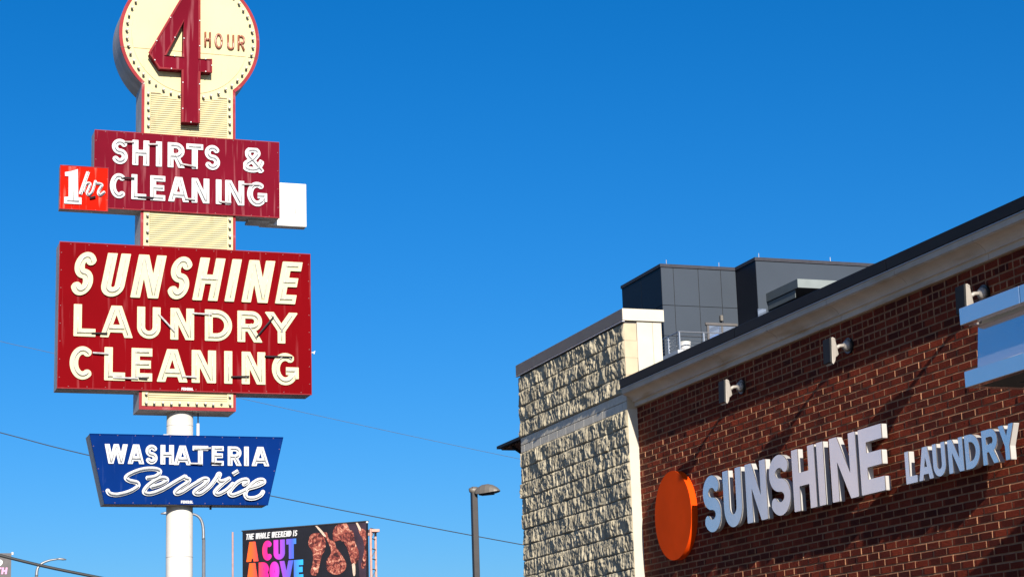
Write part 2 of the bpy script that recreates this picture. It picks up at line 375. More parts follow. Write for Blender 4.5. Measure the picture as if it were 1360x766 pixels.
# ------------------------------------------------------------------ the laundry building
XW = 9.1; YC = 20.948; ZB = 5.30                      # brick face, corner at the stone pier, top of the brickwork
BL, BH = .2032, .0677
laundry = empty('laundry_building', (XW, 13, 0), 'red brick building with pale moulded cornice, dark roof edge and split-stone pier', 'building')
wall = MB().box((XW, 4.0, 0), (XW+.25, YC, ZB)).build('brick_wall', 'mortar', laundry)
def brick_mesh(L, H, mb=None, o=(0, 0, 0), p=.006, tilt=0.0, ch=.006):
    """one brick seen from the street: front face, struck mortar edges; local x<0 is outwards"""
    mb = mb or MB(); ox, oy, oz = o; hy, hz = L/2, H/2
    y0, y1, z0, z1 = -hy+ch*1.15, hy-.003, -hz+.002, hz-ch*1.3
    vs_ = [(ox, oy-hy, oz-hz), (ox, oy+hy, oz-hz), (ox, oy+hy, oz+hz), (ox, oy-hy, oz+hz)]
    vs_ += [(ox-p-tilt*a, oy+yy, oz+zz) for a, yy, zz in ((-1, y0, z0), (1, y1, z0), (1, y1, z1), (-1, y0, z1))]
    mb.add(vs_, [(4, 5, 6, 7)], 0); mb.add(vs_, [(0, 1, 5, 4), (1, 2, 6, 5), (2, 3, 7, 6), (3, 0, 4, 7)], 1); return mb
cells = []
nrow = int(ZB/BH)
for i in range(nrow):
    z = ZB-BH*(i+.5); hdr = i in (1, 3); L = BL/2 if hdr else BL
    y = (0 if hdr else (i % 2)*BL/2) + 4.1
    while y+L < YC:
        cells.append((y+L/2, z, L)); y += L
    if YC-y > .03: cells.append(((y+YC)/2, z, YC-y))
def proj(p):
    d = np.array(p)-CAM; zz = d@FW; return 680+FPX*(d@RT)/zz, 383-FPX*(d@UP)/zz
def seen(y, z):
    px, py = proj((XW, y, z)); return 0 < px < 1360 and 0 < py < 766
def hidden(y, z):
    px, py = proj((XW, y, z))
    return px > 1268 and 370 < py < 525 or py > 560 and 930 < px < 1352 and .235*(1352-px)+565 < py < .235*(1352-px)+625+ (40 if px < 1180 else 0)
order = sorted([k for k, c in enumerate(cells) if seen(c[0], c[1]) and c[2] > .19 and not hidden(c[0], c[1])], key=lambda k: cells[k][0]**2+cells[k][1]**2*.2)
single = set(order[:300])
shared = []
for k in range(10):
    q = MB(); brick_mesh(BL-.004, BH-.004, q, p=random.uniform(.0035, .0085), tilt=random.uniform(-.0018, .0026), ch=random.uniform(.006, .0095))
    me = q.mesh('brick'); me.materials.append(MATS['brick']); me.materials.append(MATS['mortar']); shared.append(me)
rest = MB()
for k, (y, z, L) in enumerate(cells):
    if k in single: place('brick', random.choice(shared), wall, (XW, y+random.uniform(-.0015, .0015), z))
    else: brick_mesh(L-.004, BH-.004, rest, (XW, y, z), random.uniform(.0035, .0085), random.uniform(-.0018, .0026)*L/BL, random.uniform(.006, .0095))
rest.build('brick_courses', ['brick', 'mortar'], wall, kind='stuff')

# moulded cornice in cast-stone lengths, drip edge and dark roof fascia
prof = [(0, 5.302), (.030, 5.302), (.030, 5.352), (.036, 5.360), (.048, 5.360), (.048, 5.372), (.054, 5.385), (.064, 5.402), (.080, 5.420), (.100, 5.436), (.122, 5.448), (.136, 5.452), (.136, 5.462), (.146, 5.462), (.146, 5.505), (.146, 5.52), (0, 5.52)]
prof = [(o*1.24, 5.302+(z-5.302)*.93) for o, z in prof]
cornice = MB().box((XW+.004, 4.0, 5.303), (XW+.25, YC+.6, 5.500)).build('cornice_backing', 'cornice_stone', laundry)
y = YC+.02; first = True
while y > 4.2:
    L = 1.24; y0 = y-L+.006
    q = MB(); n = len(prof)
    q.add([(XW-o, y0, z) for o, z in prof]+[(XW-o, y, z) for o, z in prof], [(i, (i+1) % n, n+(i+1) % n, n+i) for i in range(n)]+[tuple(range(n))[::-1], tuple(range(n, 2*n))])
    q.build('cornice_stone', 'cornice_stone', laundry); y -= L
y = YC+.02
drip = MB().box((XW-.193, 4.2, 5.5055), (XW+.05, YC+.02, 5.5115)).build('drip_edge', 'drip_metal', laundry)
while y > 4.2:
    L = 3.05
    MB().bbox((XW-.202, y-L+.004, 5.513), (XW+.3, y, 5.621), .006).build('roof_fascia', 'dark_fascia', laundry); y -= L
for yy in np.arange(5.0, YC, 1.24):
    MB().bbox((XW-.188, yy-.006, 5.504), (XW-.170, yy+.006, 5.518), .003).build('drip_clip', 'drip_metal', laundry)
# body of the building behind its street front
MB().box((XW+.26, 4.0, 0), (26, 4.25, 5.2)).build('side_wall', 'stucco', laundry)
MB().box((XW+.26, 4.26, 5.0), (26, 24.5, 5.2)).build('flat_roof', 'roof_membrane', laundry)
MB().box((12.0, 24.62, 0), (26, 31.0, 6.0)).build('rear_wing', 'stucco', laundry)
MB().box((25.7, 4.26, 0), (26, 24.5, 4.99)).build('back_wall', 'stucco', laundry)

# split-stone pier
XP = 8.98; YE = 24.60; ZP = 6.315
pier = MB().box((XP+.012, YC+.012, 0), (9.43, YE-.012, ZP-.002)).build('stone_pier', 'stone_joint', laundry)
CH = .2032; CL = .4064
def split_block(yc, zc, L, H, ny=30, nz=15):
    """one split-face block: broken front built point by point, so that no two blocks are alike"""
    q = MB(); V = []; ny = max(8, int(ny*L/CL)); tone = random.uniform(-.006, .006); s = Vector((random.uniform(0, 90), 0, 0))
    for j in range(nz+1):
        for i in range(ny+1):
            u, v = i/ny, j/nz; y = (u-.5)*L; z = (v-.5)*H; Yw_, Zw_ = yc+y, zc+z
            wob = noise.noise(Vector((Yw_*5, Zw_*5, 9)))*.05
            a = noise.noise(Vector((Yw_*4.2+wob*4, Zw_*4.5, 2))); b = noise.noise(Vector(((Yw_+wob)*25, Zw_*7.5, 3))+s); c = noise.noise(Vector((Yw_*46, Zw_*24, 6)))
            d = noise.cell(Vector((Yw_*13+b*1.5, Zw_*8+a, 1)))
            h = .022 + tone + 0.023*a + .020*b + .0085*c + .006*d
            e = min(u, 1-u)*L; f = min(v, 1-v)*H; k = min(1, .35+e/.006)*min(1, .2+f/.006)
            V.append((-max(.002, h)*(.35+.65*k), y, z))
    F_ = [(j*(ny+1)+i, j*(ny+1)+i+1, (j+1)*(ny+1)+i+1, (j+1)*(ny+1)+i) for j in range(nz) for i in range(ny)]
    q.add(V, F_)
    ring = [i for i in range(ny+1)]+[j*(ny+1)+ny for j in range(1, nz+1)]+[nz*(ny+1)+i for i in range(ny-1, -1, -1)]+[j*(ny+1) for j in range(nz-1, 0, -1)]
    m = len(ring); q.add([V[i] for i in ring]+[(.012, V[i][1], V[i][2]) for i in ring], [(i, m+i, m+(i+1) % m, (i+1) % m) for i in range(m)])
    me = q.mesh('stone_block'); me.materials.append(MATS['split_stone']); place('stone_block', me, pier, (XP, yc, zc))
zt = 6.288; nb = 0; row = 0; z = zt
BANDS = {4: .1016, 5: .1016}     # two courses of smaller smooth block
zs = []
while z > .02:
    if 5.335 < z < 5.545 and row >= 3: h = .1016; kind = 'smooth'
    else: h = CH; kind = 'split'
    zs.append((z-h, h, kind)); z -= h; row += 1
for r, (z0, h, kind) in enumerate(zs):
    y = YC; j = 0
    W = YE-YC
    if kind == 'smooth':
        L = .305; off = (r % 2)*L/2
        ys = [YC]+[YC+off+L*i for i in range(1 if off == 0 else 0, 20) if .05 < off+L*i < W-.02]+[YE]
        for a, b in zip(ys[:-1], ys[1:]):
            MB().bbox((XP-.004, a+.003, z0+.003), (XP+.05, b-.003, z0+h-.003), .004).build('smooth_block', 'smooth_block', pier)
    else:
        cuts = [YC]; y = YC+(CL/2 if r % 2 else CL)
        while y < YE-.09: cuts.append(y); y += CL
        cuts.append(YE)
        for a, b in zip(cuts[:-1], cuts[1:]): split_block((a+b)/2, z0+h/2, b-a-.003, h-.006)
# return of the pier: block ends, then smooth limestone slab
for r, (z0, h, kind) in enumerate(zs):
    if z0 < 5.25: continue
    x1 = XP+(.12 if z0 < 5.6 else (.155 if r % 2 else .15))
    MB().box((XP-.006, YC-.002, z0+.0012), (x1, YC+.02, z0+h-.0012)).build('quoin', 'quoin_tan' if z0 > 5.2 else 'limestone', pier)
MB().box((XP-.006, YC-.003, 0), (XP+.12, YC+.02, 5.275)).build('return_slab', 'limestone', pier)
for xa, xb in ((XP+.158, XP+.355), (XP+.359, 9.452)):
    MB().box((xa, YC-.004, 5.3), (xb, YC+.02, 6.312)).build('limestone_slab', 'limestone', pier)
# metal coping of the pier: two lengths, pale at the end
for a, b in ((YC-.028, 23.9), (23.904, YE+.03)):
    MB().bbox((XP-.032, a, ZP), (9.48, b, 6.462), .006).build('pier_coping', 'coping_metal', laundry)
MB().box((XP-.030, YC-.034, ZP+.004), (9.478, YC-.029, 6.459)).build('coping_end', 'limestone', laundry)
MB().box((XP-.036, YC-.03, ZP-.012), (XP-.004, YE+.03, ZP-.002)).build('coping_drip', 'drip_metal', laundry)

# sloping tin awning on the rear wing
aw = empty('rear_awning', (11.2, 28, 0), 'dark corrugated awning sticking out behind the stone pier', 'awning')
MB().box((10.53, 25.2, 6.13), (10.60, 30.0, 6.175)).build('fascia', 'dark_fascia', aw)
MB().box((10.60, 25.2, 6.155), (11.995, 30.0, 6.178)).build('roof_sheet', 'dark_fascia', aw)
q = MB()
for yy in np.arange(25.25, 30.0, .15): q.add([(10.61, yy, 6.15), (11.99, yy, 6.15), (10.61, yy+.075, 6.11), (11.99, yy+.075, 6.11), (10.61, yy+.15, 6.15), (11.99, yy+.15, 6.15)], [(0, 1, 3, 2), (2, 3, 5, 4)])
q.build('corrugated_soffit', 'corrugated', aw)
for yy in (26.0, 29.5): MB().tube([(10.62, yy, 6.10), (11.998, yy, 5.2)], .025, 8).build('brace', 'dark_fascia', aw)

# ------------------------------------------------------------------ signs and fittings on the brick wall
NX = Vector((-1, 0, 0)); EYW = Vector((0, -1, 0)); EZ = Vector((0, 0, 1))
XF = 8.970                                             # front of the letters
def wall_word(rootname, label, spans, zoom, ztop, zbot, tk, depth, ratio_of):
    ox, oy, sc = zoom; xs = []
    ym = (spans[0][3]+spans[0][4])/2
    root = empty(rootname, (XW, 0, zbot), label, 'sign')
    H = ztop-zbot; first = None
    for ch, a, b, ya, yb in spans:
        pa = at(ox+a/sc, oy+(ya+yb)/2/sc, X=XF); pb = at(ox+b/sc, oy+(ya+yb)/2/sc, X=XF)
        W = abs(pa[1]-pb[1]); w = W/H; t = tk
        o = Vector((XF, pa[1], zbot))
        lp = [[(p[0]*H, p[1]*H) for p in L] for L in glyph(ch, w if ch != 'I' else 2*t, t)]
        q = MB().poly(lp, o, EYW, EZ, NX, -.008, 0)
        lt = q.build('letter', 'letter_metal', root, label='brushed metal letter '+ch)
        lp2 = [[(p[0]*H, p[1]*H) for p in L] for L in glyph(ch, w if ch != 'I' else 2*t, t)]
        q = MB().poly(lp2, o+NX*-.0085+Vector((0, -.0004, -.0004)), EYW, EZ, NX, -depth, 0); q.build('letter_return', 'letter_return', lt)
        for u in (.2, .8): MB().tube([o+EYW*(t*H)+EZ*(H*u)+NX*(-depth-.0086), Vector((XW-.002, o.y-t*H, o.z+H*u))], .004, 6).build('stud', 'lamp_black', lt)
    return root
Z1, S1 = (850, 540, 3.389), (1100, 540, 3.388)
sp = [('S', 285, 362, 295, 565), ('U', 376, 458, 275, 545), ('N', 477, 570, 250, 520), ('S', 583, 675, 215, 495), ('H', 687, 790, 180, 465), ('I', 800, 848, 160, 440), ('N', 858, 977, 140, 420), ('E', 989, 1096, 110, 390)]
zb = at(1146.6, 657.4, X=XF)[2]; zt_ = at(1139.8, 571, X=XF)[2]
wall_word('sunshine_wall_sign', 'large brushed metal letters SUNSHINE standing off the brick wall', sp, Z1, zt_, zb, .108, .050, None)
sp = [('L', 347, 398, 200, 347), ('A', 405, 470, 180, 335), ('U', 471, 528, 165, 320), ('N', 540, 608, 150, 303), ('D', 616, 683, 130, 285), ('R', 693, 762, 110, 265), ('Y', 770, 838, 90, 243)]
zb = at(1205.3, 642.7, X=XF)[2]; zt_ = at(1202, 600, X=XF)[2]
wall_word('laundry_wall_sign', 'smaller brushed metal letters LAUNDRY on the brick wall', sp, S1, zt_, zb, .108, .050, None)

dc = at(893.5, 684, X=9.015); DR = .487
disc = empty('orange_disc_sign', (XW, dc[1], dc[2]), 'round orange disc mounted on the brick wall left of the metal letters', 'sign')
lp = [[(DR*math.cos(2*math.pi*i/96), DR*math.sin(2*math.pi*i/96)) for i in range(96)]]
MB().poly(lp, dc, EYW, EZ, NX, -.008, 0).build('disc_face', 'orange_paint', disc)
lp = [[(p[0]*.997, p[1]*.997) for p in lp[0]]]
q = MB().poly(lp, dc+np.array([.0085, 0, 0]), EYW, EZ, NX, -.068, 0); q.build('disc_rim', 'orange_paint', disc)
MB().tube([(dc[0]+.0845, dc[1], dc[2]), (XW-.0, dc[1], dc[2])], .12, 16).build('mount', 'lamp_black', disc)

def floodlight(px, py, label):
    b = at(px, py, X=XW-.02); y, z = b[1], b[2]; DZ = -.055
    r = empty('wall_floodlight', (XW, y, z), label, 'floodlight', 'wall floodlights under the cornice')
    MB().tube([(XW-.009, y, z), (XW-.03, y, z)], .075, 20).build('wall_plate', 'lamp_black', r)
    cn = MB().tube([(XW-.03, y, z), (XW-.055, y, z), (XW-.075, y, z)], [.055, .05, .028], 14); cn.smooth = True; cn.build('canopy_cup', 'lamp_housing', r)
    arm = MB().tube([(XW-.07, y, z), (XW-.12, y-.004, z-.005), (XW-.16, y-.006, z-.03)], [.017, .017, .020], 10); arm.smooth = True; arm.build('arm', 'lamp_housing', r)
    # stepped die-cast housing, flat lens towards the street
    pf = [(-.150, -.035), (-.165, .055), (-.180, .075), (-.190, .105), (-.215, .118), (-.232, .112), (-.240, -.118), (-.225, -.135), (-.205, -.105), (-.190, -.065), (-.165, -.055)]
    pf = [(a, b_+DZ) for a, b_ in pf]; q = MB(); n = len(pf); W = .062
    wf = lambda i: W*(0.55 if i in (0, 1, 10) else 0.8 if i in (2, 9) else 1)
    V = [(XW+a, y-wf(i), z+b_) for i, (a, b_) in enumerate(pf)]+[(XW+a, y+wf(i), z+b_) for i, (a, b_) in enumerate(pf)]
    q.add(V, [(i, (i+1) % n, n+(i+1) % n, n+i) for i in range(n)]+[tuple(range(n))[::-1], tuple(range(n, 2*n))])
    h = q.build('lamp_head', 'lamp_housing', r)
    MB().add([(XW-.2335, y-.07, z+.116+DZ), (XW-.2425, y-.07, z-.122+DZ), (XW-.2425, y+.07, z-.122+DZ), (XW-.2335, y+.07, z+.116+DZ), (XW-.250, y-.066, z+.108+DZ), (XW-.258, y-.066, z-.116+DZ), (XW-.258, y+.066, z-.116+DZ), (XW-.250, y+.066, z+.108+DZ)],
             [(0, 1, 5, 4), (1, 2, 6, 5), (2, 3, 7, 6), (3, 0, 4, 7), (4, 5, 6, 7), (3, 2, 1, 0)]).build('lens', 'lens_glass', h)
floodlight(985, 513.5, 'grey wall floodlight nearest the stone pier')
floodlight(1127, 459, 'grey wall floodlight above the letters SUNSHINE, middle of three')
floodlight(1307, 390, 'grey wall floodlight just above the blue reflecting canopy')

# metal-clad canopy over the entrance
XC = 7.0; can = empty('entrance_canopy', (8.2, 9, 0), 'metal-clad entrance canopy reflecting blue sky, cut by the frame', 'canopy')
yE = at(1273, 410, X=XC)[1]; zT = at(1273, 410, X=XC)[2]; zBt = at(1281, 515.5, X=XC)[2]; zA = at(1275, 432.5, X=XC)[2]; zM = at(1280, 493.5, X=XC)[2]
yJ = at(1353, 380, X=XC)[1]
MB().box((XC+.1, 6.0, zBt+.05), (9.0, yE-.1, zT-.03)).build('canopy_core', 'soffit', can)
ycuts = [yE, yJ, yJ-1.5, yJ-3.0]
for a, b in zip(ycuts[:-1], ycuts[1:]):
    MB().bbox((XC, b+.004, zA), (XC+.06, a-.002, zT), .004).build('top_panel', 'canopy_metal', can)
    MB().bbox((XC, b+.004, zBt), (XC+.06, a-.002, zM), .004).build('bottom_panel', 'canopy_metal', can)
    MB().add([(XC+.058, b+.004, zM+.002), (XC+.058, a-.072, zM+.002), (XC+.088, a-.072, zA-.012), (XC+.088, b+.004, zA-.012), (XC+.1, b+.004, zM+.002), (XC+.1, a-.072, zM+.002), (XC+.1, a-.072, zA-.012), (XC+.1, b+.004, zA-.012)],
             [(0, 1, 2, 3), (7, 6, 5, 4), (0, 4, 5, 1), (1, 5, 6, 2), (2, 6, 7, 3), (3, 7, 4, 0)]).build('middle_panel', 'canopy_metal', can)
for (z0, z1, n_) in ((zA, zT, 'end_panel'), (zBt, zM, 'end_panel')):
    MB().bbox((XC+.062, yE-.06, z0), (9.09, yE, z1), .004).build(n_, 'canopy_metal', can)
MB().box((XC+.102, yE-.1, zM+.002), (9.09, yE-.072, zA-.002)).build('end_panel', 'canopy_metal', can)
MB().box((XC+.25, 6.5, zBt+.03), (8.9, yE-.22, zBt+.048)).build('soffit_panel', 'soffit', can)
MB().box((XC+.062, 6.0, zBt+.004), (XC+.25, yE-.062, zBt+.046)).build('soffit_edge', 'canopy_zinc', can)
MB().box((XC+.252, yE-.215, zBt+.004), (9.0, yE-.062, zBt+.046)).build('soffit_edge', 'canopy_zinc', can)

# ================================================================== THE OLD PYLON SIGN
YS = 35.0; FN = Vector((0, -1, 0)); EX = Vector((1, 0, 0))
pyl = empty('pylon_sign', (6.38, 35.4, 0), 'tall old neon pylon sign with stacked red, cream and blue cabinets on a white pole', 'sign')
pole = MB().tube([(6.38, 35.4, 0), (6.38, 35.4, 7.49)], .236, 40); pole.smooth = True; pole = pole.build('pole', 'pole_paint', pyl)
def smooth_pts(p, n=6):
    out = []
    for i in range(len(p)-1):
        a, b, c, d = [np.array(p[max(0, min(len(p)-1, k))], float) for k in (i-1, i, i+1, i+2)]
        for k in range(n):
            t = k/n; out.append(tuple(.5*((2*b)+(-a+c)*t+(2*a-5*b+4*c-d)*t*t+(-a+3*b-3*c+d)*t**3)))
    return out+[tuple(p[-1])]
def neon(parent, polys, Yp, r=.0085, m='neon_glass', name='neon_tube'):
    q = MB(); q.smooth = True
    for s in polys:
        s = [Vector((x, Yp, z)) for x, z in s]
        if len(s) > 1 and (s[0]-s[-1]).length > .02 or len(s) > 6: q.tube(s, r, 6)
    return q.build(name, m, parent)
def sign_row(cab, Yf, zoom, spans, tL, tR, t, m, shear=0.0, tube=True, relief=.028, tm='neon_glass', links=()):
    """one row of letters on a cabinet face; spans = (char, left, right) in the zoomed picture, tL/tR = (x, top, bottom) at both ends"""
    ox, oy, sc = zoom; q = lambda x, y: at(ox+x/sc, oy+y/sc, Y=Yf)
    zt_ = (q(tL[0], tL[1])[2]+q(tR[0], tR[1])[2])/2; zb = (q(tL[0], tL[2])[2]+q(tR[0], tR[2])[2])/2; H = zt_-zb
    for ch, a, b in spans:
        u = (a-tL[0])/(tR[0]-tL[0]); ym = ((tL[1]+tL[2])*(1-u)+(tR[1]+tR[2])*u)/2
        xa = q(a, ym)[0]; xb = q(b, ym)[0]; W = (xb-xa)-shear*H; w = W/H
        if ch == 'I': w = 2*t
        F_ = lambda p: (p[0]*H+shear*p[1]*H, p[1]*H)
        lp = [[F_(p) for p in L] for L in glyph(ch, w, t)]
        MB().poly(lp, (xa, Yf, zb), EX, EZ, FN, .0, relief).build('letter', m, cab)
        if tube:
            if ch == 'I': st = [[(t, .1), (t, .9)]]
            else: st = clipseg(strokes(ch, w, t), w, t, t*.8)
            neon(cab, [[(xa+F_(p)[0], zb+F_(p)[1]) for p in s] for s in st], Yf-relief-.032, m=tm)
    for (x0, y0, x1, y1, dark) in links:
        a, b = q(x0, y0), q(x1, y1)
        MB().tube([(a[0], Yf-relief-.02, a[2]), (b[0], Yf-relief-.035, b[2])], .016, 6).build('tube_link', 'dark_tube' if dark else 'neon_glass', cab)
def rivets(cab, pts, Yf, step=.31):
    q = MB()
    for (x0, z0), (x1, z1) in zip(pts, pts[1:]+pts[:1]):
        L = math.hypot(x1-x0, z1-z0); n = max(2, int(L/step))
        for i in range(n):
            x = x0+(x1-x0)*(i+.5)/n; z = z0+(z1-z0)*(i+.5)/n; s = .0075
            q.add([(x-s, Yf, z-s), (x+s, Yf, z-s), (x+s, Yf, z+s), (x-s, Yf, z+s), (x, Yf-.012, z)], [(0, 1, 4), (1, 2, 4), (2, 3, 4), (3, 0, 4)])
    q.build('rivets', 'rivet', cab, kind='stuff')
def cabinet(name, pts, Yf, depth, face, label):
    c = sum(p[0] for p in pts)/len(pts); cz = sum(p[1] for p in pts)/len(pts)
    q = MB().poly([[(p[0], p[1]) for p in pts]], (0, Yf, 0), EX, EZ, FN, -depth, -.006)
    cab = q.build(name, 'cabinet_metal', pyl, label=label)
    ins = [(c+(p[0]-c)*.9985, cz+(p[1]-cz)*.9975) for p in pts]
    MB().poly([ins], (0, Yf, 0), EX, EZ, FN, -.0055, 0).build('face_panel', face, cab)
    k = [(c+(p[0]-c)*.985, cz+(p[1]-cz)*.975) for p in pts]; rivets(cab, k, Yf-.001)
    # rolled edge of the sheet metal
    q = MB(); q.tube([(p[0], Yf+.002, p[1]) for p in pts], .012, 6, closed=True); q.build('edge_trim', 'trim_paint' if 'blue' not in face else 'blue_paint', cab)
    # seams of the sheet on the underside and sides
    zmin = min(p[1] for p in pts); xs = sorted(p[0] for p in pts if abs(p[1]-zmin) < .01)
    n = max(2, int((xs[1]-xs[0])/.8))
    for i in range(1, n):
        x = xs[0]+(xs[1]-xs[0])*i/n; MB().box((x-.012, Yf+.03, zmin-.006), (x+.012, Yf+depth-.03, zmin-.0005)).build('seam_strip', 'cabinet_metal', cab)
    return cab

# centre column with ribbed panels and chaser bulbs
X0, X1, YCm = 5.588, 7.330, 35.06; CXc, CZc, CRr = 6.475, 14.53, 1.315
colm = MB().box((X0, YCm, 7.49), (X1, YCm+.66, 13.55)).build('centre_column', 'cabinet_metal', pyl, label='cream ribbed centre column with chaser bulbs')
MB().box((X0-.002, YCm-.006, 7.488), (X1+.002, YCm-.001, 13.56)).build('trim_panel', 'trim_paint', colm)
MB().box((X0+.05, YCm-.014, 7.555), (X1-.05, YCm-.0065, 13.6)).build('cream_panel', 'cream_paint', colm)
q = MB()
for za, zb in ((12.60, 13.40), (10.49, 11.12), (7.665, 7.81)):
    z = za
    while z+.036 < zb:
        q.add([(X0+.165, YCm-.0156, z), (X1-.165, YCm-.0156, z), (X1-.165, YCm-.024, z+.003), (X0+.165, YCm-.024, z+.003), (X1-.165, YCm-.024, z+.029), (X0+.165, YCm-.024, z+.029), (X1-.165, YCm-.0156, z+.031), (X0+.165, YCm-.0156, z+.031)],
              [(0, 1, 2, 3), (3, 2, 4, 5), (5, 4, 6, 7)]); z += .041
q.build('ribbed_panel', 'cream_paint', colm, kind='stuff')
for za, zb in ((12.595, 13.40), (10.485, 11.12), (7.660, 7.812)):
    MB().box((X0+.16, YCm-.0155, za), (X1-.16, YCm-.0142, zb)).build('rib_backing', 'rib_gap_shade', colm)  # dark backing stands in for the shade between the ribs
# bulb: socket ring and glass, sharing one mesh each
sq = MB().tube([(0, 0, 0), (0, -.028, 0)], .022, 8).mesh('bulb_socket'); sq.materials.append(MATS['socket'])
bq = MB(); bq.smooth = True; bq.tube([(0, -.020, 0), (0, -.045, -.001), (0, -.068, -.003), (0, -.085, -.006), (0, -.093, -.008)], [.014, .023, .027, .019, .004], 8)
bq = bq.mesh('bulb'); bq.materials.append(MATS['bulb_glass'])
dq = bq.copy(); dq.materials.clear(); dq.materials.append(MATS['socket'])
spots = []
for i in range(49):
    a = 2*math.pi*(i+.35)/49; spots.append((CXc+1.185*math.cos(a), CZc+1.185*math.sin(a), YCm-.031))
for x in (X0+.115, X1-.115):
    z = 13.36
    while z > 12.62: spots.append((x, z, YCm-.015)); z -= .152
    z = 11.05
    while z > 10.49: spots.append((x, z, YCm-.015)); z -= .155
    spots.append((x, 7.755, YCm-.015))
for i in range(11): spots.append((X0+.115+(X1-X0-.23)*i/10, 7.605, YCm-.015))
for i, (x, z, yy) in enumerate(spots):
    place('bulb_socket', sq, colm, (x, yy, z))
    if i % 23 != 9: place('bulb', bq, colm, (x, yy, z), rot=(random.uniform(-.12, .12), 0, random.uniform(-.12, .12)))

# round head with the 4
circ = lambda r, n=96: [(r*math.cos(2*math.pi*i/n), r*math.sin(2*math.pi*i/n)) for i in range(n)]
rh = MB().poly([circ(CRr)], (CXc, YCm, CZc), EX, EZ, FN, -.80, .003).build('round_head', 'cabinet_metal', pyl, label='round cream head with the red figure 4')
ra = [rad(-49.8+277.7*i/90) for i in range(91)]
MB().poly([[((CRr+.002)*math.cos(a), (CRr+.002)*math.sin(a)) for a in ra]+[(1.255*math.cos(a), 1.255*math.sin(a)) for a in ra[::-1]]], (CXc, YCm, CZc), EX, EZ, FN, .0035, .019).build('rim', 'trim_paint', rh)
MB().poly([circ(1.262)], (CXc, YCm, CZc), EX, EZ, FN, .0036, .0165).build('bulb_band', 'cream_paint', rh)
zs_ = 14.235-CZc; r_ = 1.09; a0 = math.asin(zs_/r_)
up_ = [(r_*math.cos(a0+(math.pi-2*a0)*i/60), r_*math.sin(a0+(math.pi-2*a0)*i/60)+.005) for i in range(61)]
dn_ = [(r_*math.cos(math.pi-a0+(math.pi+2*a0)*i/60), r_*math.sin(math.pi-a0+(math.pi+2*a0)*i/60)-.005) for i in range(61)]
for L in (up_, dn_): MB().poly([L], (CXc, YCm, CZc), EX, EZ, FN, .017, .030).build('cream_plate', 'cream_paint', rh)
for zc_ in (14.05, ):
    for sx in (-1, 1): MB().box((CXc+sx*1.095, YCm-.0215, 14.23), (CXc+sx*1.30, YCm-.0195, 14.24)).build('seam_strip', 'socket', rh)
Yf4 = YCm-.21
def p4(x, y): p = at(140+x/4.032, y/4.032, Y=Yf4); return (p[0], p[2])
out4 = [p4(*p) for p in ((455, -85), (503, -85), (503, 318), (567, 321), (567, 388), (503, 386), (500, 660), (412, 655), (413, 376), (290, 366), (236, 285))]
hole4 = [p4(*p) for p in ((420, 112), (417, 308), (320, 299))]
four = MB().poly([out4, hole4], (0, Yf4, 0), EX, EZ, FN, -.175, 0, 0).build('figure_four', 'crimson_paint', rh)
q = MB(); q.tube([(x, Yf4-.004, z) for x, z in out4], .024, 6, closed=True); q.tube([(x, Yf4-.004, z) for x, z in hole4], .022, 6, closed=True); q.build('figure_edge', 'trim_paint', rh)
q = MB()
for lp in (out4, hole4):
    for (xa, za), (xb, zb) in zip(lp, lp[1:]+lp[:1]):
        n = max(1, int(math.hypot(xb-xa, zb-za)/.42))
        for i in range(n):
            x = xa+(xb-xa)*(i+.5)/n; z = za+(zb-za)*(i+.5)/n; q.tube([(x, Yf4-.02, z), (x, Yf4-.045, z)], .012, 6)
q.build('tube_supports', 'letter_white', rh, kind='stuff')
for x, z in ((6.30, 13.95), (6.60, 13.2), (6.6, 14.1)): MB().tube([(x, YCm-.03, z), (x, Yf4+.18, z)], .03, 8).build('stand_off', 'socket', rh)
Zh = (140, 0, 4.032)
for ch, a, b, yt in (('H', 530, 565, 170), ('O', 585, 628, 178), ('U', 652, 690, 184), ('R', 708, 748, 188)):
    Yh = YCm-.06; A = at(140+a/4.032, (yt+40)/4.032, Y=Yh); B = at(140+b/4.032, (yt+40)/4.032, Y=Yh); H = .30; w = (B[0]-A[0])/H
    z0 = at(140+a/4.032, (yt+82)/4.032, Y=Yh)[2]
    neon(rh, [[(A[0]+p[0]*H, z0+p[1]*H) for p in s] for s in clipseg(strokes(ch, w, .06), w, .06, .02)], Yh, .021, 'red_neon_glass')

# SHIRTS & CLEANING cabinet
R_ = lambda x0, x1, z0, z1: [(x0, z0), (x1, z0), (x1, z1), (x0, z1)]
Zs = (60, 160, 3.676)
c1 = cabinet('crimson_cabinet', R_(4.735, 8.147, 11.135, 12.588), YS, .42, 'crimson_paint', 'crimson cabinet lettered SHIRTS & CLEANING')
sign_row(c1, YS, Zs, [('S', 325, 402), ('H', 425, 507), ('I', 540, 568), ('R', 597, 679), ('T', 688, 770), ('S', 778, 852), ('&', 966, 1066)], (325, 95, 216), (1066, 135, 256), .112, 'letter_white',
         links=[(385, 108, 432, 110, 0), (500, 120, 548, 121, 0), (655, 215, 735, 230, 0)])
sign_row(c1, YS, Zs, [('C', 315, 402), ('L', 420, 492), ('E', 512, 585), ('A', 600, 700), ('N', 714, 800), ('I', 832, 858), ('N', 878, 970), ('G', 985, 1082)], (315, 263, 386), (1082, 300, 417), .112, 'letter_white',
         links=[(370, 283, 432, 287, 1), (450, 376, 525, 382, 1), (680, 385, 730, 390, 0), (848, 400, 905, 405, 0), (955, 314, 1040, 318, 0)])
